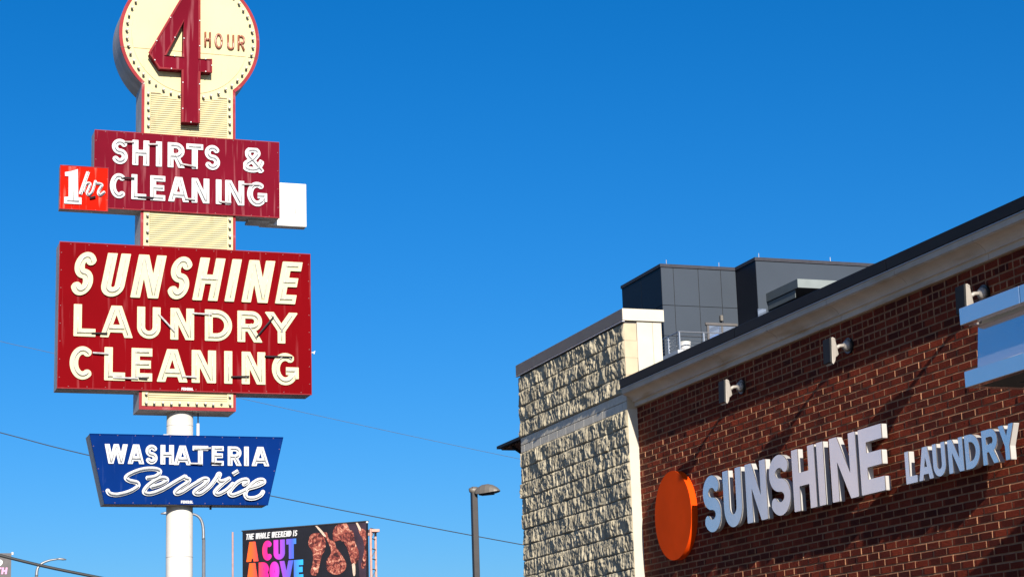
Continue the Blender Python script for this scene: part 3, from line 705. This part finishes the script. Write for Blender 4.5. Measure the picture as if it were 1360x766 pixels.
# SUNSHINE LAUNDRY CLEANING cabinet
Zb_ = (60, 310, 3.192)
c2 = cabinet('red_cabinet', R_(4.145, 8.725, 7.825, 10.465), YS, .5, 'red_paint', 'large red cabinet lettered SUNSHINE LAUNDRY CLEANING')
sign_row(c2, YS, Zb_, [('S', 99, 226), ('U', 228, 362), ('N', 360, 513), ('S', 508, 632), ('H', 622, 763), ('I', 758, 832), ('N', 830, 974), ('E', 972, 1090)], (100, 80, 266), (1090, 122, 299), .108, 'letter_cream', shear=.19, relief=.045)
sign_row(c2, YS, Zb_, [('L', 120, 213), ('A', 233, 370), ('U', 389, 488), ('N', 530, 630), ('D', 676, 791), ('R', 814, 918), ('Y', 932, 1068)], (120, 303, 438), (1068, 335, 466), .122, 'letter_cream',
         links=[(195, 424, 262, 426, 1), (478, 343, 547, 418, 0), (622, 340, 704, 346, 0), (893, 442, 965, 356, 1)])
sign_row(c2, YS, Zb_, [('C', 103, 212), ('L', 250, 338), ('E', 365, 453), ('A', 473, 602), ('N', 620, 723), ('I', 758, 803), ('N', 832, 932), ('G', 960, 1073)], (103, 483, 622), (1073, 503, 641), .122, 'letter_cream',
         links=[(200, 507, 268, 512, 0), (285, 612, 392, 616, 0), (395, 616, 432, 618, 1), (578, 607, 640, 611, 0), (785, 609, 862, 608, 1), (928, 522, 1045, 526, 1)])
def federal(cab, x0, y0):
    A = at(x0, y0, Y=YS); x = A[0]
    for ch in 'FEDERAL':
        H = .05; w = .55; MB().poly([[(p[0]*H, p[1]*H) for p in L] for L in glyph(ch, w, .12)], (x, YS, A[2]), EX, EZ, FN, 0, .006).build('maker_letter', 'letter_white', cab); x += .031
federal(c2, 241.0, 518.0)
# blue WASHATERIA Service cabinet
wp = [(4.993, 5.80), (7.896, 5.80), (8.188, 7.02), (4.718, 7.02)]
c3 = cabinet('blue_cabinet', wp, YS, .5, 'blue_paint', 'blue cabinet with slanted sides lettered WASHATERIA Service')
sign_row(c3, YS, (100, 560, 5.893), [('W', 228, 408), ('A', 410, 537), ('S', 548, 642), ('H', 665, 770)], (228, 172, 325), (770, 183, 335), .122, 'letter_white')
sign_row(c3, YS, (230, 560, 5.894), [('A', 3, 140), ('T', 150, 272), ('E', 300, 393), ('R', 425, 532), ('I', 553, 600), ('A', 612, 748)], (3, 183, 335), (748, 199, 349), .122, 'letter_white', links=[(160, 214, 290, 208, 0), (130, 327, 225, 330, 0), (290, 322, 370, 328, 1)])
federal(c3, 240.3, 668.0)
P6 = lambda p: (100+p[0]/5.893, 560+p[1]/5.893)
P7 = lambda p: (230+p[0]/5.894, 560+p[1]/5.894)
S_ = [P6(p) for p in ((250, 535), (268, 562), (330, 570), (425, 545), (487, 505), (480, 475), (425, 462), (395, 440), (420, 412), (510, 376), (600, 366), (655, 380), (655, 405), (620, 430), (555, 440))]
e_ = [P6(p) for p in ((590, 512), (660, 492), (712, 462), (705, 442), (660, 442), (590, 480), (545, 525), (540, 555), (590, 562), (680, 530), (780, 470), (860, 425))]
r_ = [P7(p) for p in ((95, 428), (88, 440), (122, 452), (105, 478), (50, 515), (15, 545), (25, 562), (70, 548), (150, 495), (215, 458))]
v_ = [P7(p) for p in ((190, 468), (240, 445), (268, 455), (235, 495), (170, 540), (170, 562), (215, 560), (285, 505), (335, 440), (350, 410), (362, 412), (348, 445), (362, 466), (395, 462), (440, 442))]
i_ = [P7(p) for p in ((440, 442), (390, 480), (335, 532), (325, 558), (355, 566), (420, 530), (470, 480))]
d_ = [P7(p) for p in ((462, 412), (505, 385))]
c_ = [P7(p) for p in ((545, 492), (578, 470), (565, 452), (510, 468), (455, 520), (435, 560), (465, 575), (530, 550), (590, 520))]
f_ = [P7(p) for p in ((590, 520), (660, 500), (705, 475), (695, 455), (650, 462), (590, 510), (560, 560), (575, 595), (630, 598), (680, 575), (700, 545))]
scr = []
for s in (S_, e_, r_, v_, i_, d_, c_, f_):
    scr.append([(lambda P: (P[0], P[2]))(at(x, y, Y=YS)) for x, y in smooth_pts(s, 5 if len(s) > 2 else 1)])
def outlines(polys, t, res=.009):
    xs = [p[0] for s in polys for p in s]; zs2 = [p[1] for s in polys for p in s]
    return sdf_loops(polys, t, (min(xs)-t, min(zs2)-t, max(xs)+t, max(zs2)+t), res)
for s in scr:
    MB().poly(outlines([s], .037), (0, YS-random.uniform(0, .002)-.0005*scr.index(s), 0), EX, EZ, FN, 0, .03+.003*scr.index(s)).build('script_letter', 'letter_white', c3)
    neon(c3, [s], YS-.078, .012)
# 1 hr box in front of the crimson cabinet, its blank twin behind
Yq = 34.78; Zq = (60, 160, 5.47)
hp = [at(*p, Y=Yq) for p in ((81, 220), (143.7, 223), (142.6, 280.7), (79.2, 277))]
c4 = cabinet('small_red_cabinet', R_(hp[3][0], hp[1][0], (hp[2][2]+hp[3][2])/2, (hp[0][2]+hp[1][2])/2), Yq, .20, 'bright_red_paint', 'small bright red box lettered 1 hr')
g1 = lambda x, y: (lambda P: (P[0], P[2]))(at(78+x/10.94, 215+y/10.94, Y=Yq))
one = [g1(*p) for p in ((275, 112), (280, 520), (328, 525), (328, 622), (78, 610), (78, 515), (140, 512), (142, 212), (92, 212), (88, 155), (160, 146), (215, 130))]
MB().poly([one], (0, Yq, 0), EX, EZ, FN, 0, .028).build('figure_one', 'letter_white', c4)
neon(c4, [[g1(205, 165), g1(205, 560)], [g1(115, 565), g1(290, 575)]], Yq-.06)
hh = [g1(*p) for p in smooth_pts([(312, 475), (365, 320), (425, 152)], 5)]
h2 = [g1(*p) for p in smooth_pts([(352, 440), (385, 345), (425, 312), (455, 330), (425, 410), (408, 460), (440, 485), (485, 435), (515, 340), (530, 285)], 5)]
h3 = [g1(*p) for p in smooth_pts([(528, 285), (545, 318), (600, 325), (625, 348), (585, 410), (572, 465), (605, 487), (662, 440)], 5)]
for k, (s, t) in enumerate(((hh, .031), (h2, .0225), (h3, .0235))):
    MB().poly(outlines([s], t, .006), (0, Yq-.0006*k, 0), EX, EZ, FN, 0, .026+.002*k).build('script_letter', 'letter_white', c4); neon(c4, [s], Yq-.065, .009)
MB().tube([(g1(445, 535)[0], Yq-.04, g1(445, 535)[1]), (g1(530, 515)[0], Yq-.05, g1(530, 515)[1])], .02, 6).build('tube_link', 'dark_tube', c4)
Yw = 35.43; wl = at(347, 297, Y=Yw); wr = at(407.3, 301.5, Y=Yw); wt = at(407.3, 244.7, Y=Yw)
wb = MB().bbox((wl[0], Yw, wr[2]), (wr[0], Yw+.22, wt[2]), .008).build('white_cabinet', 'white_metal', pyl, label='blank white box on the right side')
MB().tube([((wl[0]+wr[0])/2+.22, Yw-.001, 11.45), ((wl[0]+wr[0])/2+.22, Yw-.004, 11.35)], .006, 6).build('scratch_hook', 'galvanised', wb)
MB().box((7.6, 35.2, 11.085), (8.0, 35.5, 11.13)).build('junction_box', 'cabinet_metal', pyl)
for z in (2.4, 4.9, 7.25): q = MB(); q.tube([(6.38+.2365*math.cos(a*math.pi/20), 35.4+.2365*math.sin(a*math.pi/20), z) for a in range(40)], .006, 5, closed=True); q.build('weld_seam', 'pole_paint', pyl)
for x, z in ((wl[0]+.03, wr[2]+.03), (wr[0]-.03, wr[2]+.03), (wr[0]-.03, wt[2]-.03), (wr[0]-.03, (wr[2]+wt[2])/2)): MB().tube([(x, Yw-.001, z), (x, Yw-.008, z)], .009, 6).build('bolt', 'cabinet_metal', wb)
# conduit, clamp and small hooks
MB().tube([(6.70, 35.35, 7.03), (6.70, 35.35, 7.30)], .028, 10).build('conduit', 'white_metal', pyl)
MB().tube([(6.70, 35.35, 7.29), (6.70, 35.35, 7.49)], .012, 8).build('conduit', 'dark_tube', pyl)
MB().tube([(6.85, 35.25, 7.02), (6.9, 35.25, 7.05), (7.0, 35.25, 7.05), (7.05, 35.25, 7.02)], .02, 8).build('cable_loop', 'dark_tube', pyl)
MB().box((6.05, 35.2, 7.02), (6.14, 35.3, 7.07)).build('clamp', 'white_metal', pyl)
MB().tube([(8.722, 35.1, 8.62), (8.79, 35.1, 8.63), (8.82, 35.1, 8.66), (8.80, 35.1, 8.60)], .012, 6).build('side_hook', 'white_metal', pyl)
MB().tube([(6.90, 35.2, 5.80), (6.90, 35.2, 5.73)], .02, 8).build('drain', 'dark_tube', pyl)

# ================================================================== DARK PANELLED BUILDING BEHIND
drk = empty('grey_panel_building', (36, 72, 0), 'dark grey panel-clad flats with two roof blocks behind the brick building', 'building')
XA, XB, YA, YB, ZTOP = 31.686, 34.967, 70.0, 68.21, 19.62
core = MB().box((XA+.03, YA+.03, 0), (48, 74.03, ZTOP-.03)).build('corner_block', 'panel_joint', drk)
core2 = MB().box((XB+.03, YB+.03, 0), (48, 73.9, ZTOP-.06)).build('projecting_block', 'panel_joint', drk)
def panels_front(xs, zs2, Y, par, m='panel_grey', skip=()):
    for i, (a, b) in enumerate(zip(xs[:-1], xs[1:])):
        for j, (c, d) in enumerate(zip(zs2[:-1], zs2[1:])):
            if (i, j) in skip: continue
            MB().box((a+.012, Y-.0005*((i+j) % 3), c+.012), (b-.012, Y+.028, d-.012)).build('facade_panel', m, par)
zz = [ZTOP-.14, 17.95, 16.72, 15.5, 14.0, 11, 8, 5, 2, 0]
xs = [XA] + [at(p, 400, Y=YA)[0] for p in (896, 929, 959)] + [XB]
panels_front(xs, zz[::-1], YA, core)
for a, b in ((YA, 72.0), (72.0, 74.0)):
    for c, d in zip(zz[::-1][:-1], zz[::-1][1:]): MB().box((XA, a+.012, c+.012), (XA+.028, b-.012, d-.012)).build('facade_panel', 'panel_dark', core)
xs2 = [XB, XB+8.2]
panels_front(xs2, [0, 6, 12, ZTOP-.14], YB, core2)
for c, d in zip([0, 6, 12, 14.4, 15.2, 16.6], [6, 12, 14.4, 15.2, 16.6, ZTOP-.14]):
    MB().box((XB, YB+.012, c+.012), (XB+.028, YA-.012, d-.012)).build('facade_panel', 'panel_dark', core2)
MB().box((XA-.03, YA-.03, ZTOP-.13), (XB-.002, 74.05, ZTOP)).build('roof_edge', 'panel_edge', drk)
MB().box((XB-.03, YB-.03, ZTOP-.128), (XB+8.2, YA+2, ZTOP+.004)).build('roof_edge', 'panel_edge', drk)
for px, py, yy in ((885, 349, 70.3), (955, 355, 70.3), (1008, 343, 68.5), (1103, 349, 68.5)):
    x = at(px, py, Y=yy)[0]; MB().tube([(x, yy, ZTOP), (x, yy, ZTOP+.25)], .014, 6).build('lightning_rod', 'rail_metal', drk)
# door and glazing on the corner block, wall lamp
a = at(938, 429, Y=YA); b = at(978, 431, Y=YA)
win = MB()
for (x0, x1, z0, z1) in ((a[0]-.06, b[0]+.02, a[2]-.08, a[2]+.02), (a[0], a[0]+.09, a[2]-2.2, a[2]-.101), (a[0]+.62, a[0]+.70, a[2]-2.2, a[2]-.101)): win.box((x0, YA-.06, z0), (x1, YA-.004, z1))
win = win.build('terrace_door', 'window_frame', drk)
for x0, x1 in ((a[0]+.092, a[0]+.618), (a[0]+.702, b[0]-.05)): MB().box((x0, YA-.03, a[2]-2.2), (x1, YA-.006, a[2]-.102)).build('pane', 'window_glass', win)
l_ = at(957, 423, Y=YA); MB().bbox((l_[0]-.06, YA-.14, l_[2]-.12), (l_[0]+.06, YA-.002, l_[2]+.12), .02).build('wall_lamp', 'lamp_bronze', drk)
# glazing of the projecting block: side strip and small front window
MB().box((XB-.03, YB+.15, 14.6), (XB-.001, YA-.03, 17.15)).build('side_window', 'window_glass', core2)
MB().box((XB-.034, YB+.85, 14.6), (XB-.031, YB+.92, 17.15)).build('mullion', 'window_frame', core2)
l_ = at(1006, 410, Y=YB); MB().box((l_[0], YB-.03, 14.6), (l_[0]+.36, YB-.002, l_[2])).build('front_window', 'window_glass', core2)
# balcony roof
X3, Y3 = 35.345, 65.56; zc = 18.175
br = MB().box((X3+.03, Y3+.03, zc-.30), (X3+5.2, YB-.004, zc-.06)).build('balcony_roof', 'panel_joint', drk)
MB().bbox((X3, Y3, zc-.34), (X3+5.2, Y3+.028, zc), .006).build('balcony_fascia', 'canopy_sunlit', br)  # front band coloured lighter than the sides, as sunlit
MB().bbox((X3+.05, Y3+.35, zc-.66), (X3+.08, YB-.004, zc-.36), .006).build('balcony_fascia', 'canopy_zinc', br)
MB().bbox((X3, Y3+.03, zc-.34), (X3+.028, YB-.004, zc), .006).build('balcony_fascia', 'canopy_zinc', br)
MB().box((X3+.03, Y3+.03, zc-.05), (X3+5.2, YB-.004, zc-.01)).build('roof_sheet', 'canopy_zinc', br)
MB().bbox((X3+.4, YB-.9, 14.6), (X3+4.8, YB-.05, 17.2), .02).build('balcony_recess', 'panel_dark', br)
# roof terrace: deck, railing, planter
XR, YR, ZR = 30.50, 66.0, 16.03; ZD = 14.95
ter = empty('roof_terrace', (31, 67, 0), 'railed roof terrace at the foot of the grey panel building', 'terrace')
MB().box((XR-.15, YR-.15, 0), (XB-.05, YA-.01, ZD)).build('terrace_block', 'panel_grey', ter)
q = MB().box((XR-.17, YR-.17, ZD), (XR+.10, YA-.02, ZD+.36)); q.box((XR+.10, YR-.165, ZD), (XB-.06, YR+.10, ZD+.36)); q.build('terrace_kerb', 'deck_white', ter)
q = MB().tube([(XR, YA-.05, ZR), (XR, YR, ZR)], .022, 8); q.tube([(XR, YR, ZR), (XB-.1, YR, ZR)], .022, 8); q.build('hand_rail', 'rail_metal', ter)
for x, yy in ((XR, YR), (XR, YR+1.0), (XR, YR+2.4), (XR+1.0, YR), (XR+2.0, YR), (XR+3.0, YR)): MB().box((x-.02, yy-.02, ZD+.361), (x+.02, yy+.02, ZR-.02)).build('rail_post', 'rail_metal', ter)
for k in range(5):
    z = ZD+.43+k*.125; q = MB().tube([(XR, YA-.05, z), (XR, YR, z)], .007, 5); q.tube([(XR, YR, z), (XB-.1, YR, z)], .007, 5); q.build('rail_cable', 'rail_metal', ter)
pl = at(910, 466, Y=67.0); pt = empty('white_planter', (pl[0], 67.0, ZD), 'round white planter on the roof terrace behind the railing', 'planter')
q = MB().tube([(pl[0], 67, ZD+.004), (pl[0], 67, ZD+.45), (pl[0], 67, ZD+.86), (pl[0], 67, ZD+.90), (pl[0], 67, ZD+.90), (pl[0], 67, ZD+.84)], [.15, .20, .225, .235, .205, .20], 24); q.smooth = True; q.build('pot', 'planter_white', pt)
q = MB()
for i in range(60):
    a = random.uniform(0, 6.28); r0_ = random.uniform(0, .17); h = random.uniform(.05, .17); x = pl[0]+r0_*math.cos(a); yy = 67+r0_*math.sin(a); z = ZD+.84
    dx, dy = math.cos(a+1)*.02, math.sin(a+1)*.02
    q.add([(x-dx, yy-dy, z), (x+dx, yy+dy, z), (x+math.cos(a)*.06, yy+math.sin(a)*.06, z+h)], [(0, 1, 2)])
q.build('foliage', 'leaf', pt)

# unseen tower, added only to give the metal letters a pale reflection
tw = empty('added_reflection_tower', (-17, 70, 0), 'unseen pale tower added to be mirrored in the metal letters', 'building')
MB().box((-20.8, 64, 0), (-15.3, 67, 24)).build('wall', 'reflection_tower_plaster', tw)
MB().box((-21.0, 63.8, 24.002), (-15.1, 67.2, 24.4)).build('roof', 'panel_grey', tw)
for fl in range(7):
    for k in range(2):
        MB().box((-20.3+k*2.3, 63.96, 1.2+fl*3.3), (-19.3+k*2.3, 63.995, 2.2+fl*3.3)).build('window', 'window_glass', tw)

# ================================================================== STREET LAMP BESIDE THE PIER
lx = at(629.5, 655, Y=44.0); lz = lx[2]; lx = lx[0]
sl = empty('parking_lot_lamp', (lx, 44, 0), 'square dark bronze lamp post with one domed head beside the stone pier', 'street lamp')
MB().bbox((lx-.07, 43.93, .15), (lx+.07, 44.07, lz+.14), .01).build('post', 'post_bronze', sl)
MB().bbox((lx-.18, 43.82, 0), (lx+.18, 44.18, .15), .02).build('base_plate', 'post_bronze', sl)
q = MB(); q.smooth = True
q.tube([(lx-.10, 44, lz+.03), (lx-.085, 44, lz+.055), (lx-.03, 44, lz+.07), (lx+.05, 44, lz+.07), (lx+.09, 44, lz+.065)], [.02, .075, .095, .095, .085], 14); q.build('knuckle', 'lamp_bronze', sl)
q = MB(); secs = [(.07, .09, .0, .09), (.12, .135, -.03, .12), (.24, .185, -.035, .16), (.38, .195, -.032, .175), (.50, .165, -.022, .165), (.60, .11, -.008, .13), (.66, .055, .005, .08), (.69, .022, .012, .03)]
n = 12; V = []; ha = rad(48); hu, hv = (math.cos(ha), -math.sin(ha)), (math.sin(ha), math.cos(ha))     # the head points towards the street
for dx, top, bot, hw in secs:
    for j in range(n+1):
        a = math.pi*j/n; k = -hw*math.cos(a); V.append((lx+dx*hu[0]+k*hv[0], 44+dx*hu[1]+k*hv[1], lz+bot+(top-bot)*math.sin(a)**.8))
m = n+1; F_ = []
for i in range(len(secs)-1):
    for j in range(n): F_.append((i*m+j, i*m+j+1, (i+1)*m+j+1, (i+1)*m+j))
    F_.append((i*m+n, i*m, (i+1)*m, (i+1)*m+n))
F_ += [tuple(range(m)), tuple(range((len(secs)-1)*m, len(secs)*m))[::-1]]
q.add(V, F_); hd = q.build('lamp_head', 'lamp_bronze', sl)
MB().add([(lx+a*hu[0]+b_*hv[0], 44+a*hu[1]+b_*hv[1], lz+c) for c in (-.062, -.040) for a, b_ in ((.18, -.09), (.5, -.09), (.5, .09), (.18, .09))], [(3, 2, 1, 0), (4, 5, 6, 7), (0, 1, 5, 4), (1, 2, 6, 5), (2, 3, 7, 6), (3, 0, 4, 7)]).build('lens', 'lens_glass', hd)

# distant mast-arm street lights
def mast(px, py, Yd, pts, r, label):
    b = at(px, py, Y=Yd); root = empty('mast_street_light', (b[0], Yd, 0), label, 'street lamp', 'distant mast-arm street lights')
    P = [at(x, y, Y=Yd) for x, y in smooth_pts(pts, 5)]
    q = MB(); q.smooth = True; q.tube([(b[0], Yd, 0), (b[0], Yd, P[0][2])], [r*1.4, r], 10); q.build('mast', 'galvanised', root)
    q = MB(); q.smooth = True; q.tube([tuple(p) for p in P], [r-(r*.5)*i/len(P) for i in range(len(P))], 8); q.build('arm', 'galvanised', root)
    e = P[-1]; s = 1 if P[-1][0] > P[0][0] else -1; q = MB(); q.smooth = True
    q.tube([(e[0]-s*.1, Yd, e[2]), (e[0]+s*.15, Yd, e[2]+.02), (e[0]+s*.35, Yd, e[2]), (e[0]+s*.55, Yd, e[2]-.03)], [.045, .07, .075, .03], 10); q.build('lamp_head', 'galvanised', root)
mast(270.5, 766, 100.0, [(270.3, 716), (269.5, 698), (265, 687), (256, 682), (240, 680.5), (228, 681)], .085, 'curved grey street light with its arm behind the pylon pole')
mast(48.5, 766, 125.0, [(48.5, 764), (50, 754), (56, 747.5), (66, 743.5), (76, 742)], .10, 'curved grey street light far away at lower left')
pk = at(309, 706, Y=84.0); MB().tube([(pk[0], 84, 0), (pk[0], 84, pk[2])], .042, 8).build('thin_pole', 'pink_post', label='thin pale pink pole left of the lamb-chop billboard', cat='pole', base=(pk[0], 84, 0))

# ================================================================== BILLBOARDS
BR = at(487, 692.5, Y=80.0); BLp = at(322, 705.5, Z=BR[2])
e_h = Vector(BR-BLp); BW = e_h.length; e_h.normalize(); e_n = e_h.cross(EZ).normalized()
BHt = 3.3; bo = Vector(BLp)-EZ*BHt
bb = empty('billboard', (bo.x, bo.y, 0), 'black billboard with rainbow lettering A CUT ABOVE and grilled lamb chops', 'billboard')
def bslab(u0, u1, v0, v1, d0, d1, name, m, par): return MB().poly([[(u0, v0), (u1, v0), (u1, v1), (u0, v1)]], bo, e_h, EZ, e_n, d0, d1).build(name, m, par)
face = bslab(0, BW, 0, BHt, -.12, 0, 'poster_face', 'poster_black', bb)
bslab(-.03, BW+.03, BHt+.001, BHt+.05, -.14, .03, 'frame_edge', 'post_bronze', bb)
def buv(px, py):   # pixel -> (u, v) on the poster
    d = FW*FPX + RT*(px-680) - UP*(py-383); nrm = np.array(e_n); t = np.dot(np.array(bo)-CAM, nrm)/np.dot(d, nrm); p = CAM+d*t
    return (float(np.dot(p-np.array(bo), np.array(e_h))), float(p[2]-bo.z))
ZP6 = lambda x, y: buv(300+x/6.476, 680+y/6.476)
def gradient_material():
    m = bpy.data.materials.new('poster_rainbow'); m.use_nodes = True; n = m.node_tree.nodes; l = m.node_tree.links; b = n['Principled BSDF']; b.inputs['Roughness'].default_value = .5
    geo = n.new('ShaderNodeNewGeometry'); vm = n.new('ShaderNodeVectorMath'); vm.operation = 'SUBTRACT'; l.new(geo.outputs['Position'], vm.inputs[0]); vm.inputs[1].default_value = bo
    dt = n.new('ShaderNodeVectorMath'); dt.operation = 'DOT_PRODUCT'; l.new(vm.outputs[0], dt.inputs[0]); dt.inputs[1].default_value = e_h
    u0 = ZP6(180, 400)[0]; u1 = ZP6(660, 400)[0]; mr = n.new('ShaderNodeMapRange'); mr.inputs['From Min'].default_value = u0; mr.inputs['From Max'].default_value = u1; l.new(dt.outputs['Value'], mr.inputs['Value'])
    rp = n.new('ShaderNodeValToRGB'); e = rp.color_ramp.elements; e[0].position = .08; e[0].color = (.83, .11, .015, 1); e[1].position = 1; e[1].color = (.02, .36, .85, 1)
    for p, c in ((.22, (.85, .05, .06, 1)), (.36, (.80, .012, .22, 1)), (.5, (.52, .03, .42, 1)), (.66, (.22, .06, .50, 1)), (.82, (.06, .10, .60, 1))): k = e.new(p); k.color = c
    l.new(mr.outputs[0], rp.inputs['Fac']); l.new(rp.outputs[0], b.inputs['Base Color']); MATS['poster_rainbow'] = m
gradient_material()
def poster_row(spans, v0, v1, t, m, shear=0, sq=1.0):
    H = v1-v0
    for ch, a, b in spans:
        W = b-a-shear*H; w = W/H
        if ch == 'I': w = 2*t
        MB().poly([[(a+(p[0]+shear*p[1])*H, v0+p[1]*H) for p in L] for L in glyph(ch, w, t)], bo, e_h, EZ, e_n, .002, .02).build('poster_letter', m, face)
ua = lambda x, y=300: ZP6(x, y)[0]
vA0, vA1 = ZP6(228, 422)[1], ZP6(228, 252)[1]
poster_row([('A', ua(178), ua(280)), ('C', ua(315), ua(405)), ('U', ua(412), ua(508)), ('T', ua(522), ua(605))], vA0, vA1, .135, 'poster_rainbow')
vB1 = ZP6(228, 435)[1]; vB0 = vB1-(vA1-vA0)
poster_row([('A', ua(180), ua(276)), ('B', ua(284), ua(368)), ('O', ua(376), ua(460)), ('V', ua(462), ua(580)), ('E', ua(585), ua(664))], vB0, vB1, .135, 'poster_rainbow')
x = ua(172); vT0, vT1 = ZP6(205, 233)[1], ZP6(205, 183)[1]; H = vT1-vT0; total = ua(615)-x
wd = {'I': .22, 'W': .66, ' ': .22}; txt = 'THE WHOLE WEEKEND IS'; sc_ = total/sum(wd.get(c, .46)+.07 for c in txt)
sp = []
for c in txt:
    W = wd.get(c, .46)*sc_
    if c != ' ': sp.append((c, x, x+W+.15*H))
    x += W+.07*sc_
poster_row(sp, vT0, vT1, .082, 'poster_white', shear=.15)
# printed chops: cut-out print shapes on the poster
def chop(pts, m, d, name):
    lp = [ZP6(*p) for p in smooth_pts(pts+[pts[0]], 4)[:-1]]; MB().poly([lp], bo, e_h, EZ, e_n, .001, d).build(name, m, face)
lp = [ZP6(*p) for p in ((985, 104), (1206, 86), (1206, 560), (1150, 560), (1140, 420), (1120, 300), (1060, 180))]; MB().poly([lp], bo, e_h, EZ, e_n, .0005, .006).build('printed_backdrop', 'poster_plum', face)
chop([(710, 240), (735, 190), (790, 175), (835, 200), (860, 260), (850, 330), (825, 370), (800, 480), (785, 535), (745, 540), (730, 510), (750, 420), (745, 340), (715, 290)], 'poster_meat', .014, 'printed_chop')
chop([(765, 112), (785, 112), (835, 165), (870, 175), (885, 225), (935, 255), (950, 300), (1000, 370), (1035, 440), (1020, 500), (960, 535), (890, 515), (865, 460), (870, 410), (905, 350), (895, 290), (860, 220), (830, 185)], 'poster_meat', .018, 'printed_chop')
chop([(920, 200), (930, 140), (975, 100), (1040, 96), (1065, 150), (1095, 165), (1110, 250), (1140, 330), (1145, 390), (1115, 440), (1085, 440), (1060, 350), (1030, 280), (990, 240), (930, 250)], 'poster_meat', .022, 'printed_chop')
chop([(1130, 92), (1150, 130), (1195, 150), (1206, 200), (1206, 430), (1185, 480), (1165, 460), (1190, 330), (1180, 230), (1150, 180)], 'poster_meat', .014, 'printed_chop')
chop([(764, 108), (780, 110), (838, 168), (862, 205), (845, 205), (815, 170)], 'poster_bone', .023, 'printed_bone')
chop([(1086, 445), (1110, 440), (1114, 530), (1098, 540)], 'poster_bone', .025, 'printed_bone')
chop([(1118, 86), (1130, 84), (1165, 145), (1150, 155)], 'poster_bone', .019, 'printed_bone')
# structure behind the poster
for u in (BW*.25, BW*.75): MB().tube([bo+e_h*u-e_n*.45-EZ*bo.z, bo+e_h*u-e_n*.45+EZ*(BHt-.2)], .14, 12).build('post', 'rust_steel', bb)
for u, d in ((BW+.10, .15), (BW+.02, .75)):
    MB().tube([bo+e_h*u-e_n*d-EZ*bo.z, bo+e_h*u-e_n*d+EZ*(BHt-.28)], .05, 8).build('end_post', 'rust_steel', bb)
for k in range(8):
    z = .1+k*.42; MB().tube([bo+e_h*(BW+.10)-e_n*.15+EZ*z, bo+e_h*(BW+.02)-e_n*.75+EZ*z], .022, 6).build('rung', 'post_bronze', bb)
for k in range(4):
    z = .1+k*.84; MB().tube([bo+e_h*(BW+.10)-e_n*.15+EZ*z, bo+e_h*(BW+.02)-e_n*.75+EZ*(z+.42)], .018, 6).build('diagonal', 'galvanised', bb)
MB().tube([bo+e_h*(BW+.02)+EZ*(BHt-.05), bo+e_h*(BW+.02)+EZ*(BHt+.02)], .05, 8).build('corner_cap', 'white_metal', bb)
MB().bbox(tuple(bo+e_h*(BW+.06)-e_n*.2+EZ*(BHt-.40)), tuple(bo+e_h*(BW+.06)-e_n*.8+EZ*(BHt-.28)), .01).build('bracket', 'rust_steel', bb)
for v in (.5, BHt-.5): bslab(.1, BW+.1, v-.06, v+.06, -.32, -.13, 'stringer', 'rust_steel', bb)

# second billboard, its right end only in view
YB2 = 70.0; tr = at(15.2, 734, Y=YB2); b2 = empty('grey_billboard', (tr[0]-2, YB2, 0), 'dark grey billboard cut by the left edge, white and pink letters', 'billboard')
f2 = MB().box((tr[0]-5.5, YB2, tr[2]-3.2), (tr[0], YB2+.15, tr[2])).build('poster_face', 'poster_grey', b2)
MB().tube([(tr[0]-2.7, YB2+.5, 0), (tr[0]-2.7, YB2+.5, tr[2]-.3)], .2, 12).build('post', 'post_bronze', b2)
MB().box((tr[0]-5.3, YB2+.152, tr[2]-1.2), (tr[0]-.2, YB2+.4, tr[2]-1.0)).build('stringer', 'post_bronze', b2)
MB().tube([(tr[0]+.04, YB2+.05, tr[2]-.05), (tr[0]+.04, YB2+.05, tr[2]+.04)], .04, 8).build('corner_cap', 'white_metal', b2)
P2 = lambda x, y: at(x/8.5, 700+y/8.5, Y=YB2)
for ch, x0, x1, y0, y1, m, t in (('O', -42, 34, 432, 362, 'poster_white', .16), ('T', -55, 18, 527, 450, 'poster_pink', .13), ('H', 12, 86, 527, 450, 'poster_pink', .14)):
    A, B = P2(x0, y0), P2(x1, y1); H = B[2]-A[2]; W = B[0]-A[0]; sh = .12
    MB().poly([[((p[0]+sh*p[1])*H, p[1]*H) for p in L] for L in glyph(ch, W/H-sh, t)], (A[0], YB2, A[2]), EX, EZ, FN, .001, .02).build('poster_letter', m, f2)

# ================================================================== OVERHEAD WIRES
def wire(pts, Yd, r, m, label):
    P = [tuple(at(x, y, Y=Yd)) for x, y in smooth_pts(pts, 6)]; q = MB(); q.smooth = True; q.tube(P, r, 6)
    o = q.build('overhead_wire', m, label=label, cat='wire', base=P[0]); return o
wire([(-420, 460), (-200, 522), (0, 574), (113, 603), (360, 658), (695, 723), (1000, 773), (1300, 812)], 48.0, .012, 'wire', 'dark overhead wire passing behind the blue cabinet to the stone pier')
wire([(-400, 350), (-200, 404), (0, 453), (75, 470), (330, 531), (690, 609), (1000, 668)], 75.0, .009, 'wire_pale', 'faint thin wire crossing the sky behind the red cabinet')
wire([(-300, 656), (0, 737), (140, 768), (400, 818), (700, 866)], 52.0, .042, 'wire', 'thick black cable sagging across the lower left corner')
